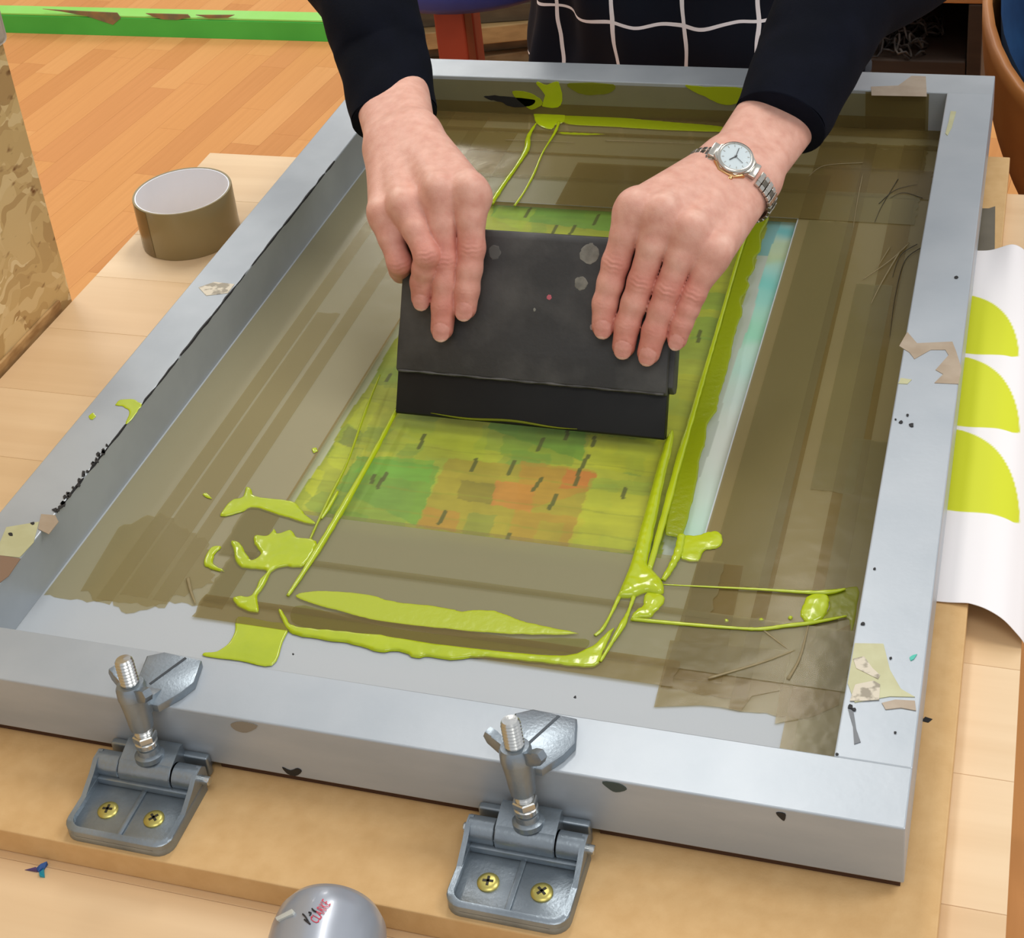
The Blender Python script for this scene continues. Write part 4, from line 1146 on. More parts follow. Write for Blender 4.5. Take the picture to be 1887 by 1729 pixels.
for a in (0.8, 2.4, 3.9, 5.5):
    obj('leg', cyl((cc[0] + .16 * math.cos(a), cc[1] + .16 * math.sin(a), ZF), (cc[0] + .09 * math.cos(a), cc[1] + .09 * math.sin(a), -0.345), 0.014, 16), M_cab, ch, smooth=True, sharp=40)

# ================================================================== the person
class Field:
    """a signed distance field on a grid, with tapered capsules blended in"""
    def __init__(s, lo, hi, h):
        s.lo, s.h = np.array(lo, float), h
        s.n = np.ceil((np.array(hi) - s.lo) / h).astype(int) + 1
        s.ax = [s.lo[i] + h * np.arange(s.n[i]) for i in range(3)]
    def new(s):
        return np.full(tuple(s.n), 0.05, np.float32)
    def sub(s, a, b, m):
        lo, hi = np.minimum(a, b) - m, np.maximum(a, b) + m
        i0 = np.clip(np.floor((lo - s.lo) / s.h).astype(int), 0, s.n); i1 = np.clip(np.ceil((hi - s.lo) / s.h).astype(int) + 1, 0, s.n)
        sl = tuple(slice(i0[i], i1[i]) for i in range(3))
        X = s.ax[0][sl[0]][:, None, None].astype(np.float32); Y = s.ax[1][sl[1]][None, :, None].astype(np.float32); Z = s.ax[2][sl[2]][None, None, :].astype(np.float32)
        return sl, X, Y, Z
    def cap(s, F, a, b, ra, rb, k=0.0, m=0.03):
        a, b = np.array(a, float), np.array(b, float)
        sl, X, Y, Z = s.sub(a, b, max(ra, rb) + m)
        ab = b - a; L2 = ab @ ab + 1e-12
        t = np.clip(((X - a[0]) * ab[0] + (Y - a[1]) * ab[1] + (Z - a[2]) * ab[2]) / L2, 0, 1)
        d = np.sqrt((X - a[0] - t * ab[0]) ** 2 + (Y - a[1] - t * ab[1]) ** 2 + (Z - a[2] - t * ab[2]) ** 2) - (ra + (rb - ra) * t)
        F[sl] = smin(F[sl], d.astype(np.float32), k)
def smin(a, b, k):
    if k <= 0: return np.minimum(a, b)
    h = np.clip(0.5 + 0.5 * (b - a) / k, 0, 1)
    return b + (a - b) * h - k * h * (1 - h)
def surface_nets(f, lo, h):
    s = f < 0
    c = np.zeros(tuple(np.array(f.shape) - 1), np.int8)
    for dx in (0, 1):
        for dy in (0, 1):
            for dz in (0, 1):
                c += s[dx:f.shape[0] - 1 + dx, dy:f.shape[1] - 1 + dy, dz:f.shape[2] - 1 + dz]
    cell = np.argwhere((c > 0) & (c < 8))
    idx = np.full(c.shape, -1, np.int32)
    idx[tuple(cell.T)] = np.arange(len(cell))
    acc = np.zeros((len(cell), 3)); cnt = np.zeros(len(cell))
    cor = [(i, j, k) for i in (0, 1) for j in (0, 1) for k in (0, 1)]
    for a in cor:
        for ax in range(3):
            if a[ax]: continue
            b = list(a); b[ax] = 1
            va = f[cell[:, 0] + a[0], cell[:, 1] + a[1], cell[:, 2] + a[2]]; vb = f[cell[:, 0] + b[0], cell[:, 1] + b[1], cell[:, 2] + b[2]]
            m = (va < 0) != (vb < 0)
            t = np.where(m, va / np.where(va - vb == 0, 1, va - vb), 0)
            p = np.tile(np.array(a, float), (len(cell), 1)); p[:, ax] += t
            acc[m] += p[m]; cnt[m] += 1
    V = (cell + acc / cnt[:, None]) * h + lo
    Q = []
    for ax in range(3):
        n0 = [slice(1, -1)] * 3
        sl_a = [slice(1, f.shape[i] - 1) for i in range(3)]; sl_b = list(sl_a)
        sl_a[ax] = slice(0, f.shape[ax] - 1); sl_b[ax] = slice(1, f.shape[ax])
        A, B = s[tuple(sl_a)], s[tuple(sl_b)]
        for flip, mask in ((False, A & ~B), (True, ~A & B)):
            e = np.argwhere(mask)
            if not len(e): continue
            e = e + np.array([0 if i == ax else 1 for i in range(3)])
            u, v = [(1, 2), (2, 0), (0, 1)][ax]
            def ci(du, dv):
                q = e.copy(); q[:, u] -= du; q[:, v] -= dv
                return idx[q[:, 0], q[:, 1], q[:, 2]]
            quad = np.stack([ci(1, 1), ci(0, 1), ci(0, 0), ci(1, 0)], 1)
            Q.append(quad[:, ::-1] if flip else quad)
    Q = np.concatenate(Q)
    return V, Q[(Q >= 0).all(1)]
def unit(v): v = np.asarray(v, float); return v / np.linalg.norm(v)

CUL, CUR = at_y(727, 216, 0.533), at_y(1438, 226, 0.535)
SKIN, RED, PALE, NAIL = [np.array(c, float) for c in ((222, 175, 157), (206, 126, 112), (236, 204, 186), (216, 156, 142))]
def build_hand(fing, rad, wrist, fore, thumb, dors0, h=0.00085):
    """fing: name -> [mcp, pip, dip, tip end]; all in metres"""
    names = ['index', 'middle', 'ring', 'pinky']
    mc = np.mean([fing[n][0] for n in names], axis=0)
    mdir = unit(wrist - mc)
    lat = unit(fing['pinky'][0] - fing['index'][0]); lat = unit(lat - mdir * (lat @ mdir))
    dor = unit(np.cross(lat, mdir)); dor = dor if dor @ dors0 > 0 else -dor
    fdir = unit(fore - wrist)
    flat = unit(lat - fdir * (lat @ fdir)); fdor = unit(np.cross(flat, fdir)); fdor = fdor if fdor @ dors0 > 0 else -fdor
    pts = np.array([p for n in names for p in fing[n]] + [wrist, fore] + list(thumb))
    fld = Field(pts.min(0) - 0.036, pts.max(0) + 0.036, h)
    P = fld.new()
    # wrist and forearm
    for sg in (-1, 1):
        w = wrist + flat * 0.0112 * sg
        fld.cap(P, w, fore + flat * 0.0130 * sg, 0.0163, 0.0185, 0.010)
    fld.cap(P, wrist - fdor * 0.002, fore - fdor * 0.001, 0.0165, 0.0190, 0.010)
    # ulna head bump
    fld.cap(P, wrist + flat * 0.0165 + fdor * 0.006 + fdir * 0.012, wrist + flat * 0.0165 + fdor * 0.006 + fdir * 0.016, 0.0075, 0.0075, 0.008)
    # metacarpals, palm pad
    for i, n in enumerate(names):
        m = fing[n][0]; off = (-0.0135, -0.0045, 0.0045, 0.0130)[i]
        w = wrist + flat * off - mdir * 0.004
        fld.cap(P, m - dor * 0.0020, w - dor * 0.0005, 0.0104, 0.0150, 0.014)
        fld.cap(P, m - dor * 0.0105, w - dor * 0.004, 0.0095, 0.0130, 0.012)
        fld.cap(P, m + dor * 0.0010 - mdir * .0005, m + dor * 0.0006 + mdir * 0.004, 0.0084, 0.0080, 0.0050)
        fld.cap(P, m + dor * 0.0034 + mdir * .006, w + dor * 0.0080, 0.0036, 0.0026, 0.009)      # tendon
    for a, b in zip(names[:-1], names[1:]):
        c = (fing[a][0] * .72 + fing[a][1] * .28 + fing[b][0] * .72 + fing[b][1] * .28) / 2 - dor * 0.006
        fld.cap(P, c, (fing[a][0] + fing[b][0]) / 2 - dor * 0.006, 0.0055, 0.0085, 0.006)
    # thenar and thumb
    t0, t1, t2, t3 = thumb
    fld.cap(P, wrist - flat * 0.010 - fdor * 0.006, t1, 0.0140, 0.0120, 0.010)
    fld.cap(P, fing['index'][0] - dor * 0.010, t1, 0.0080, 0.0095, 0.010)
    fld.cap(P, t1, t2, 0.0115, 0.0100, 0.005)
    fld.cap(P, t2, t3, 0.0100, 0.0082, 0.004)
    tot = P.copy()
    nails = []
    for n in names:
        a, b, c, e = [np.array(q, float) for q in fing[n]]
        r0, r1, r2, r3 = rad[n]
        u = unit(e - c)
        tc = e - u * r3
        F = fld.new()
        mid1 = a * .5 + b * .5; mid2 = b * .5 + c * .5
        fld.cap(F, a, mid1, r0 * .98, r0 * .5 + r1 * .49, 0.004)
        fld.cap(F, mid1, b, r0 * .5 + r1 * .49, r1, 0.004)
        fld.cap(F, b, mid2, r1, r1 * .50 + r2 * .49, 0.003)
        fld.cap(F, mid2, c, r1 * .50 + r2 * .49, r2 * .985, 0.003)
        fld.cap(F, c, tc, r2, r3, 0.003)
        # finger-local dorsal direction
        def dorsal(u_):
            v = dors0 - u_ * (dors0 @ u_); return unit(v)
        # joint creases on the back of pip and dip
        for J, ud, amp, per, wid in ((b, unit(c - a), 0.00034, 0.0034, 0.0046), (c, unit(e - b), 0.00016, 0.0026, 0.0024)):
            v = dorsal(ud)
            sl, X, Y, Z = fld.sub(J, J, 0.016)
            al = (X - J[0]) * ud[0] + (Y - J[1]) * ud[1] + (Z - J[2]) * ud[2]
            dv = (X - J[0]) * v[0] + (Y - J[1]) * v[1] + (Z - J[2]) * v[2]
            ww = np.cross(ud, v); lw = (X - J[0]) * ww[0] + (Y - J[1]) * ww[1] + (Z - J[2]) * ww[2]
            F[sl] += (amp * np.exp(-(al / wid) ** 2) * np.clip(dv / 0.006, 0, 1) * np.exp(-(lw / 0.0065) ** 2) * np.cos(2 * np.pi * (al + 18 * lw * lw + 0.0004 * np.sin(lw * 900 + J[0] * 5000)) / per)).astype(np.float32)
        # nail plate and the fold around it
        v = dorsal(u); w = np.cross(u, v)
        sl, X, Y, Z = fld.sub(tc, tc, 0.020)
        qu = (X - tc[0]) * u[0] + (Y - tc[1]) * u[1] + (Z - tc[2]) * u[2]
        qv = (X - tc[0]) * v[0] + (Y - tc[1]) * v[1] + (Z - tc[2]) * v[2]
        qw = (X - tc[0]) * w[0] + (Y - tc[1]) * w[1] + (Z - tc[2]) * w[2]
        nw, n0, n1 = r3 * 0.74, -r3 * 0.62, r3 * 1.06
        kap = r3 * 1.02
        cylr = np.sqrt(np.maximum(qv + kap * .18, 0) ** 2 + qw ** 2) - (kap * 1.10 - np.clip(qu, 0, None) ** 2 * 18)
        edge = np.maximum(np.abs(qw) - nw, np.maximum(n0 + 0.55 * nw * (qw / nw) ** 2 - qu, np.hypot(np.maximum(qu - n1 + nw, 0), qw * (qu > n1 - nw)) - nw * 1.05))
        plate = np.maximum(np.maximum(cylr, -cylr - 0.0016), np.maximum(edge, 0.001 - qv))
        gr = np.abs(edge + 0.0001) - 0.0004
        F[sl] = np.where((qv > 0.002), np.maximum(F[sl], -np.maximum(gr, -(F[sl] + 0.0004))), F[sl])
        F[sl] = np.minimum(F[sl], plate.astype(np.float32))
        nails.append((tc, u, v, w, nw, n0, n1))
        tot = np.minimum(tot, smin(P, F, 0.0065))
    V, Q = surface_nets(tot, fld.lo, fld.h)
    # colour of the skin itself: warmer fingertips and joints, paler knuckle tops, pink nails
    col = np.tile(SKIN, (len(V), 1))
    def mixc(w, c):
        col[:] = col * (1 - w[:, None]) + c * w[:, None]
    for n in names:
        a, b, c, e = [np.array(q, float) for q in fing[n]]
        g = lambda p, s: np.exp(-(((V - p) ** 2).sum(1)) / s ** 2)
        mixc(0.22 * np.clip(1 - np.minimum(np.linalg.norm(V - b, axis=1), np.linalg.norm(V - c, axis=1)) / .03, 0, 1), RED); mixc(0.70 * g(e, 0.017), RED); mixc(0.50 * g(b, 0.014), RED); mixc(0.30 * g(c, 0.010), RED)
        mixc(0.35 * g(a * .8 + b * .2, 0.013), RED)
        mixc(0.45 * g(a + dor * .011, 0.0065), PALE)
    for tc, u, v, w, nw, n0, n1 in nails:
        q = V - tc
        m = (np.abs(q @ w) < nw * .97) & (q @ u > n0 + 0.55 * nw * ((q @ w) / nw) ** 2) & (q @ u < n1 + .001) & (q @ v > r3 * 0.32)
        col[m] = NAIL
        m2 = m & (q @ u > n1 - 0.0016)
        col[m2] = (226, 184, 168)
    return V, Q, col, dict(lat=flat, dor=fdor, dirn=fdir)

def face_pts(px, t):
    return [on_face(p, tt) for p, tt in zip(px, t)]
FR = {  # hand on the right of the picture
    'index': face_pts([(1170, 377), (1135, 484), (1115, 560), (1110, 622)], (.0265, .0205, .0178, .0162)),
    'middle': face_pts([(1222, 386), (1182, 519), (1156, 598), (1146, 659)], (.0290, .0212, .0180, .0164)),
    'ring': face_pts([(1275, 418), (1231, 533), (1206, 611), (1190, 671)], (.0270, .0210, .0180, .0164)),
    'pinky': face_pts([(1320, 460), (1278, 543), (1256, 596), (1243, 643)], (.0195, .0180, .0165, .0152))}
RADR = {'index': (.0106, .0096, .0088, .0082), 'middle': (.0106, .0094, .0088, .0081), 'ring': (.0102, .0092, .0086, .0080), 'pinky': (.0094, .0082, .0076, .0069)}
WR = at_y(1368, 310, 0.478); FOR = (CUR * .35 + at_y(1486, 120, 0.590) * .65) * .4 + at_y(1452, 196, 0.575) * .6
THR = [None, sq(0.392, 0.125, -0.034), sq(0.378, 0.098, -0.030), sq(0.372, 0.074, -0.0255)]; THR[0] = WR
FL = {
    'index': face_pts([(866, 347), (869, 457), (860, 534), (855, 589)], (.0250, .0205, .0178, .0162)),
    'middle': face_pts([(808, 348), (822, 478), (818, 563), (813, 627)], (.0280, .0220, .0180, .0164)),
    'ring': face_pts([(745, 375), (787, 470), (778, 520), (777, 568)], (.0270, .0330, .0205, .0158)),
    'pinky': [on_face((705, 392), .0200), on_face((736, 484), .0235), on_face((737, 497), .0040), on_face((739, 508), -.0180)]}
RADL = {'index': (.0108, .0098, .0092, .0084), 'middle': (.0106, .0096, .0090, .0083), 'ring': (.0102, .0094, .0086, .0078), 'pinky': (.0096, .0088, .0080, .0072)}
WL = at_y(740, 258, 0.473); FOL = (CUL * .35 + at_y(706, 110, 0.578) * .65) * .4 + at_y(722, 165, 0.565) * .6
THL = [WL, sq(0.236, 0.128, -0.034), sq(0.250, 0.100, -0.030), sq(0.255, 0.076, -0.0255)]
DOR0 = unit(-ray(1000, 400) * 0.8 + np.array([0, 0, .5]))
VR, QR, CR, AXR = build_hand(FR, RADR, WR, FOR, THR, DOR0)
VL, QL, CL, AXL = build_hand(FL, RADL, WL, FOL, THL, DOR0)

# ---- the rest of the body (hidden under the clothes), coarse
EL_L, SH_L = np.array([0.010, 0.780, 0.235]), np.array([0.095, 1.010, 0.465])
EL_R, SH_R = np.array([0.560, 0.800, 0.215]), np.array([0.475, 1.010, 0.465])
bf = Field((-0.10, 0.55, ZF + 0.02), (0.66, 1.25, 0.86), 0.010)
B = bf.new()
for fo, el, shd in ((FOL, EL_L, SH_L), (FOR, EL_R, SH_R)):
    bf.cap(B, fo, el, 0.020, 0.034, 0.02, 0.05); bf.cap(B, el, shd, 0.038, 0.050, 0.03, 0.05)
CX = 0.285
bf.cap(B, (CX - .075, 1.075, -.02), (CX - .09, 1.03, .40), .085, .085, .05, .06); bf.cap(B, (CX + .075, 1.075, -.02), (CX + .09, 1.03, .40), .085, .085, .05, .06)
bf.cap(B, SH_L, SH_R, 0.055, 0.055, 0.05, 0.06)
for s_ in (-1, 1):
    bf.cap(B, (CX + s_ * .08, 1.08, -.05), (CX + s_ * .095, 1.08, -.42), .080, .055, .03, .06); bf.cap(B, (CX + s_ * .095, 1.08, -.42), (CX + s_ * .10, 1.10, ZF + .10), .054, .040, .02, .05)
bf.cap(B, (CX, .985, .48), (CX, .925, .58), .052, .050, .03, .05)
bf.cap(B, (CX, .900, .640), (CX, .905, .700), .072, .082, .03, .06)
bf.cap(B, (CX, .862, .610), (CX, .850, .625), .045, .045, .04, .06)
bf.cap(B, (CX, .812, .650), (CX, .822, .690), .014, .010, .012, .05)
VB, QB = surface_nets(B, bf.lo, bf.h)
CB = np.tile(SKIN, (len(VB), 1))
Vall = np.concatenate([VL, VR, VB]); Qall = np.concatenate([QL, QR + len(VL), QB + len(VL) + len(VR)])
Call = np.concatenate([CL, CR, CB])

def skin_mat():
    m, nt, b = new_mat('skin')
    L = nt.links
    a = node(nt, 'ShaderNodeAttribute', attribute_name='Col')
    tc = node(nt, 'ShaderNodeTexCoord')
    n1 = node(nt, 'ShaderNodeTexNoise'); n1.inputs['Scale'].default_value = 120; n1.inputs['Detail'].default_value = 5
    L.new(tc.outputs['Object'], n1.inputs['Vector'])
    r = node(nt, 'ShaderNodeValToRGB')
    r.color_ramp.elements[0].position, r.color_ramp.elements[0].color = 0.30, (0.90, 0.78, 0.75, 1)
    r.color_ramp.elements[1].position, r.color_ramp.elements[1].color = 0.70, (1.05, 1.04, 1.03, 1)
    L.new(n1.outputs['Fac'], r.inputs['Fac'])
    mx = node(nt, 'ShaderNodeMix', data_type='RGBA', blend_type='MULTIPLY'); mx.inputs[0].default_value = 1
    L.new(a.outputs['Color'], mx.inputs[6]); L.new(r.outputs['Color'], mx.inputs[7])
    L.new(mx.outputs[2], b.inputs['Base Color'])
    b.inputs['Roughness'].default_value = 0.5
    b.inputs['Specular IOR Level'].default_value = 0.35
    b.inputs['Subsurface Weight'].default_value = 0.18
    b.inputs['Subsurface Radius'].default_value = (1.0, 0.4, 0.25)
    b.inputs['Subsurface Scale'].default_value = 0.003
    n2 = node(nt, 'ShaderNodeTexVoronoi'); n2.inputs['Scale'].default_value = 900
    L.new(tc.outputs['Object'], n2.inputs['Vector'])
    bp = node(nt, 'ShaderNodeBump'); bp.inputs['Strength'].default_value = 0.12; bp.inputs['Distance'].default_value = 0.0006
    L.new(n2.outputs['Distance'], bp.inputs['Height']); L.new(bp.outputs['Normal'], b.inputs['Normal'])
    return m
person = thing('person', (CX, 1.08, ZF), 'person in navy sweater and white-grid apron pulling the squeegee with both hands', 'person')
def fast_obj(name, V, Q, mat, parent):
    me = bpy.data.meshes.new(name)
    V = (np.asarray(V) - ORIGIN[parent]).astype(np.float32); Q = np.asarray(Q, np.int32)
    me.vertices.add(len(V)); me.vertices.foreach_set('co', V.ravel())
    me.loops.add(Q.size); me.loops.foreach_set('vertex_index', Q.ravel())
    me.polygons.add(len(Q)); me.polygons.foreach_set('loop_start', np.arange(0, Q.size, 4, dtype=np.int32))
    me.polygons.foreach_set('use_smooth', np.ones(len(Q), bool))
    me.update(calc_edges=True); me.validate()
    me.materials.append(mat)
    o = bpy.data.objects.new(name, me); COL.objects.link(o); o.parent = parent; ORIGIN[o] = ORIGIN[parent]
    return o
body = fast_obj('body', Vall, Qall, skin_mat(), person)
s_ = Call / 255.0
vcol(body, np.where(s_ <= 0.04045, s_ / 12.92, ((s_ + 0.055) / 1.055) ** 2.4))

# ---- sweater: lofted torso and two sleeves
M_navy = pm('navy_knit', (9, 12, 21), 0.9, col2=(12, 15, 26), nscale=40, bump=0.25, bscale=700, spec=0.12)
def loft(rings, seg=64, ripple=0.0):
    V, F = [], []
    for j, (c, rx, ry_) in enumerate(rings):
        for i in range(seg):
            a = 2 * math.pi * i / seg
            w = 1 + ripple * math.sin(7 * a + j * .9) * .5 + ripple * math.sin(3 * a - j * .5)
            V.append((c[0] + rx * w * math.cos(a), c[1] + ry_ * w * math.sin(a), c[2]))
    for j in range(len(rings) - 1):
        for i in range(seg):
            a, b = j * seg + i, j * seg + (i + 1) % seg
            F.append((a, b, b + seg, a + seg))
    return V, F
tor_key = [(-.16, 1.085, .182, .128), (-.05, 1.075, .172, .122), (.05, 1.062, .160, .116), (.16, 1.048, .160, .114), (.28, 1.035, .175, .120), (.40, 1.022, .190, .112), (.47, 1.010, .175, .085), (.52, .985, .085, .070), (.55, .965, .066, .062)]
tk = catmull(tor_key, 6)
def sleeve(cuffc, pts, rads):
    P = catmull([cuffc] + pts, 14)
    R_ = np.interp(np.linspace(0, 1, len(P)), np.linspace(0, 1, len(rads)), rads)
    out = sweep(P, R_, 40, cap=False, ell=0.97, wob=0.022)
    # turned-in hem at the cuff
    d = unit(P[1] - P[0])
    hem = sweep([P[0] + d * .012, P[0] + d * .004, P[0] - d * .0006, P[0] - d * .0012, P[0]], [R_[0] - .0016, R_[0] - .0016, R_[0] - .0013, R_[0] - .0006, R_[0]], 40, cap=False, ell=0.97)
    return join(out, hem)
SLL = sleeve(CUL, [at_y(706, 110, 0.578), at_y(675, 0, 0.62), EL_L, SH_L], [.0345, .0375, .0405, .052, .072])
SLR = sleeve(CUR, [at_y(1486, 120, 0.590), at_y(1550, 0, 0.65), EL_R, SH_R], [.0345, .0400, .0450, .055, .072])
body_loft = loft([((CX, q[1], q[0]), q[2], q[3]) for q in tk])
obj('sweater', join(body_loft, SLL, SLR), M_navy, person, smooth=True)

# ---- apron with a white window-pane check
def apron_mat():
    m, nt, b = new_mat('check_apron')
    L = nt.links
    uv = node(nt, 'ShaderNodeUVMap', uv_map='check')
    nz = node(nt, 'ShaderNodeTexNoise'); nz.inputs['Scale'].default_value = 1.3; nz.inputs['Detail'].default_value = 1.0
    L.new(uv.outputs[0], nz.inputs['Vector'])
    ad = node(nt, 'ShaderNodeMix', data_type='RGBA', blend_type='LINEAR_LIGHT'); ad.inputs[0].default_value = 0.10
    L.new(uv.outputs[0], ad.inputs[6]); L.new(nz.outputs['Color'], ad.inputs[7])
    sp = node(nt, 'ShaderNodeSeparateXYZ'); L.new(ad.outputs[2], sp.inputs[0])
    outs = []
    for i, wd in ((0, 0.030), (1, 0.022)):
        fr = node(nt, 'ShaderNodeMath', operation='FRACT'); L.new(sp.outputs[i], fr.inputs[0])
        sb = node(nt, 'ShaderNodeMath', operation='SUBTRACT'); sb.inputs[1].default_value = 0.5; L.new(fr.outputs[0], sb.inputs[0])
        ab = node(nt, 'ShaderNodeMath', operation='ABSOLUTE'); L.new(sb.outputs[0], ab.inputs[0])
        lt = node(nt, 'ShaderNodeMath', operation='LESS_THAN'); lt.inputs[1].default_value = wd; L.new(ab.outputs[0], lt.inputs[0])
        outs.append(lt)
    mxm = node(nt, 'ShaderNodeMath', operation='MAXIMUM'); L.new(outs[0].outputs[0], mxm.inputs[0]); L.new(outs[1].outputs[0], mxm.inputs[1])
    mx = node(nt, 'ShaderNodeMix', data_type='RGBA')
    mx.inputs[6].default_value = lin((15, 21, 34)); mx.inputs[7].default_value = lin((250, 248, 252))
    L.new(mxm.outputs[0], mx.inputs[0]); L.new(mx.outputs[2], b.inputs['Base Color'])
    b.inputs['Roughness'].default_value = 0.85; b.inputs['Specular IOR Level'].default_value = 0.2
    return m
na, nz_ = 90, 80
V, UV = [], []
tz = tk[:, 0]
for j in range(nz_):
    z = -0.50 + 0.88 * j / (nz_ - 1)
    zz = max(z, -.16)
    cyy, rx, ry_ = np.interp(zz, tz, tk[:, 1]), np.interp(zz, tz, tk[:, 2]), np.interp(zz, tz, tk[:, 3])
    for i in range(na):
        a = math.radians(-90 + (-86 + 140 * i / (na - 1)))
        fold = 0.006 * math.sin(a * 9 + z * 6) + 0.004 * math.sin(a * 17 - z * 14) + 0.004 * math.sin(z * 40 + a * 3)
        r = 0.015 + fold
        x, y = CX + (rx + r) * math.cos(a), cyy + (ry_ + r) * math.sin(a)
        V.append((x, y, z)); UV.append(((x - 0.300) / 0.071 + 0.5 + (0.0 if abs(a + math.pi / 2) < 1 else 0), (z - 0.013) / 0.082 + 0.5))
F = [(j * na + i, j * na + i + 1, (j + 1) * na + i + 1, (j + 1) * na + i) for j in range(nz_ - 1) for i in range(na - 1)]
ap = obj('apron', (V, F), apron_mat(), person, smooth=True)
ul = ap.data.uv_layers.new(name='check')
for lp in ap.data.loops:
    ul.data[lp.index].uv = UV[lp.vertex_index]
ap.modifiers.new('thickness', 'SOLIDIFY').thickness = 0.0012
# ---- trousers and shoes
M_tro = pm('dark_trousers', (30, 32, 40), 0.85)
legs = []
for s_ in (-1, 1):
    legs.append(sweep(catmull([(CX + s_ * .085, 1.085, -.10), (CX + s_ * .095, 1.08, -.42), (CX + s_ * .10, 1.10, ZF + .07)], 8), np.linspace(.098, .062, 17), 32))
obj('trousers', join(*legs), M_tro, person, smooth=True, sharp=60)
for s_ in (-1, 1):
    g = lathe([(.02, 0), (.044, .003), (.048, .02), (.042, .05), (.034, .078), (.03, .085)], 28)
    v = g[0].copy(); v[:, 1] = np.where(v[:, 1] < 0, v[:, 1] * (3.4 - 22 * np.clip(v[:, 2], 0, .09)), v[:, 1])
    obj('shoe', (v + np.array([CX + s_ * .10, 1.10, ZF + .0005]), g[1]), M_mark, person, smooth=True, sharp=60)
# ---- hair, above the picture
g = lathe([(.001, .105), (.05, .098), (.085, .06), (.094, .01), (.086, -.05), (.07, -.08)], 32, False)
v = g[0].copy(); v[:, 1] = v[:, 1] * 1.02 + .022
v[:, 2] = np.where(v[:, 1] < -.03, np.maximum(v[:, 2], .035), v[:, 2])
obj('hair', (v + np.array([CX, .905, .69]), g[1]), pm('brown_hair', (72, 50, 34), 0.6), person, smooth=True)

# ================================================================== wrist watch
M_wst = pm('watch_steel', (196, 192, 182), 0.20, metal=0.95)
M_wdk = pm('watch_steel_dark', (120, 114, 102), 0.28, metal=0.9)
M_wgd = pm('watch_gold', (206, 160, 110), 0.22, metal=0.95)
M_dial = pm('watch_dial', (212, 222, 222), 0.35)
M_wbk = pm('watch_black', (18, 18, 18), 0.35)
la, do, di = AXR['lat'], AXR['dor'], AXR['dirn']
wc = WR - di * 0.0225 - la * 0.0012
RX_, RY_ = 0.0345, 0.0226
def ring_pt(a, dr=0.0):
    """a = 0 on the back of the wrist (watch face), growing toward the little finger side"""
    return wc + la * (RX_ + dr) * math.sin(a) + do * (RY_ + dr) * math.cos(a) - do * 0.0010
wt = thing('wrist_watch', wc - do * 0.02, 'small steel bracelet watch with pale round dial on the right-hand wrist', 'watch')
ca_ = math.radians(-6)
# bracelet links around the wrist
samples = np.linspace(0.50, 2 * math.pi - 0.50, 400)
pp_ = np.array([ring_pt(a) for a in samples])
sl_ = np.concatenate([[0], np.cumsum(np.linalg.norm(np.diff(pp_, axis=0), axis=1))])
nl = int(sl_[-1] / 0.0043)
lk_mesh = None
bw = 0.0074
gl = join(box(-.00185, .00185, -bw, -bw * .42, -.0011, .0011, .0004, 1), box(-.00185, .00185, bw * .42, bw, -.0011, .0011, .0004, 1))
gm = box(-.00195, .00195, -bw * .40, bw * .40, -.0012, .0013, .0004, 1)
for k in range(nl):
    s0 = sl_[-1] * (k + .5) / nl
    a = np.interp(s0, sl_, samples)
    p, t = ring_pt(a), unit(ring_pt(a + .01) - ring_pt(a - .01))
    nrm = unit(np.cross(t, di)); nrm = nrm if nrm @ (p - wc) > 0 else -nrm
    wdt = 1.0 - 0.12 * abs(math.sin(s0 / sl_[-1] * math.pi))
    Rm = np.stack([t, np.cross(nrm, t), nrm], 1)
    lk = obj('link', xform((gl[0] * np.array([1, wdt, 1]), gl[1]), trs(p, Rm)), M_wst, wt)
    obj('centre_link', xform((gm[0] * np.array([1, wdt, 1]), gm[1]), trs(p, Rm)), M_wdk if k % 2 else M_wst, lk)
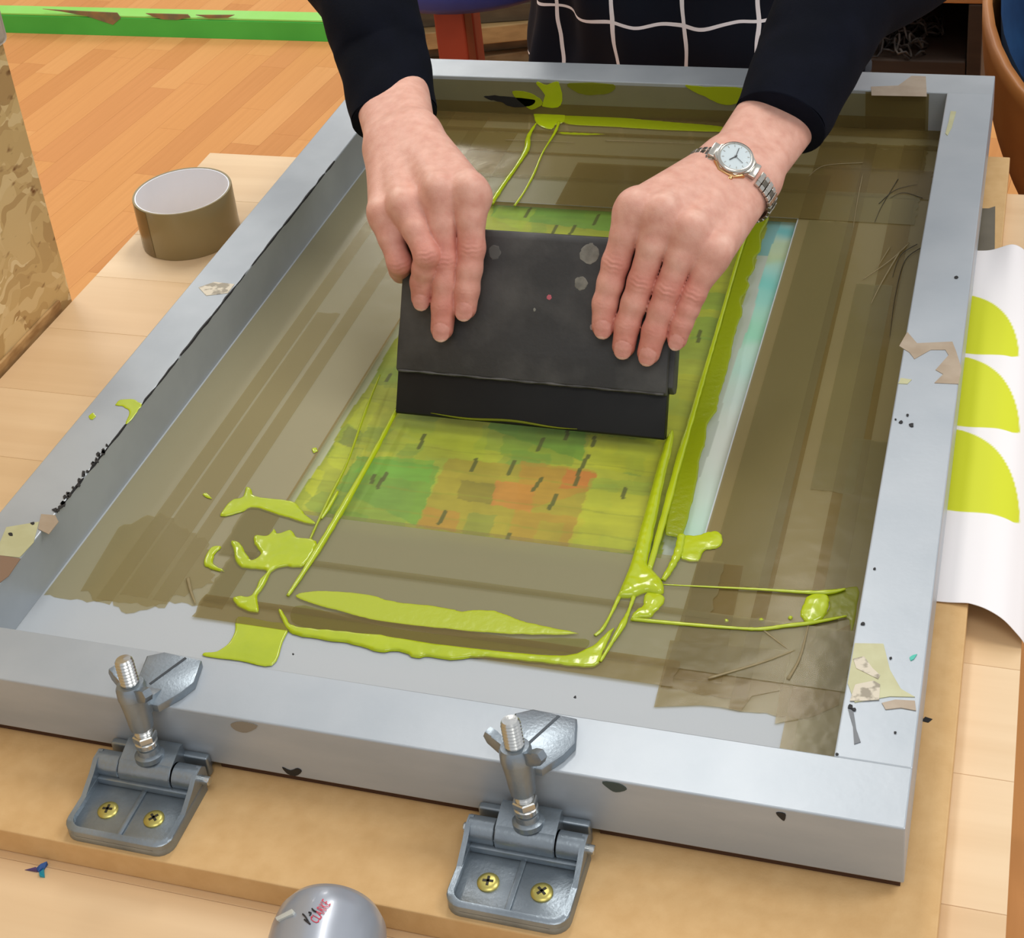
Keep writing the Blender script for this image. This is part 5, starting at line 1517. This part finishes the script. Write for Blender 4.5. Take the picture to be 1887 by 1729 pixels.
# case: rounded octagon, bezel, dial, hands
cp = ring_pt(ca_ - .0) + do * 0.0010
cn = unit(unit(do * math.cos(ca_) + la * math.sin(ca_) * .8) * .75 + unit(CAM_C - cp) * .35)
cu = unit(np.cross(di, cn)); cv = np.cross(cn, cu)
CM = trs(cp, np.stack([cu, cv, cn], 1))
def W(name, g, mat, par=None, sharp=40):
    return obj(name, xform(g, CM), mat, par or wt, smooth=True, sharp=sharp)
oct_ = [(0.0150 * math.cos(a) * (1.0 if i % 2 else 1.03), 0.0138 * math.sin(a)) for i, a in enumerate(np.arange(math.pi / 8, 2 * math.pi, math.pi / 4))]
case = W('case', prism(oct_, -0.0030, 0.0030, 0.0012), M_wst, sharp=30)
W('bezel', lathe([(0.0131, 0.0026), (0.0129, 0.0040), (0.0116, 0.0050), (0.0109, 0.0050), (0.0106, 0.0043)], 40, False), M_wst, case)
W('gold_flank', xform(prism([(-.0122, -.0085), (-.006, -.0145), (.006, -.0145), (.0122, -.0085)], -.0029, .0018, .0006), trs((0, 0, 0))), M_wgd, case)
dl = W('dial', lathe([(0.0108, 0.0036), (0.0108, 0.0043), (0.0001, 0.0043)], 40), M_dial)
for k in range(12):
    a = k * math.pi / 6
    W('hour_mark', xform(box(-.0002, .0002, .0082, .0098, .0043, .0046), trs((0, 0, 0), np.array(Matrix.Rotation(a, 3, 'Z')))), M_wst, dl)
for name, a, ln, w_ in (('hour_hand', 2.65, .0054, .00036), ('minute_hand', 0.15, .0076, .00024), ('second_hand', -1.9, .0070, .00012)):
    W(name, xform(box(-w_, w_, -.0012, ln, .0047, .0050), trs((0, 0, 0), np.array(Matrix.Rotation(a, 3, 'Z')))), M_wbk, dl)
W('crystal', lathe([(0.0109, 0.0054), (0.0100, 0.0056), (0.0001, 0.0057)], 40, False), film('watch_glass', (248, 250, 252), (255, 255, 255), 0.04, rough=0.03, bump=0))
W('crown', xform(lathe([(.0014, 0), (.0017, .0003), (.0017, .0022), (.0012, .0026)], 16), trs((0.004, -0.0142, 0.0002), rot_to((0.25, -1, 0)))), M_wgd)
for s_ in (-1, 1):
    W('lug', box(min(s_ * .0125, s_ * .0185), max(s_ * .0125, s_ * .0185), -.0060, .0060, -.0032, .0010, .0008), M_wst, case)
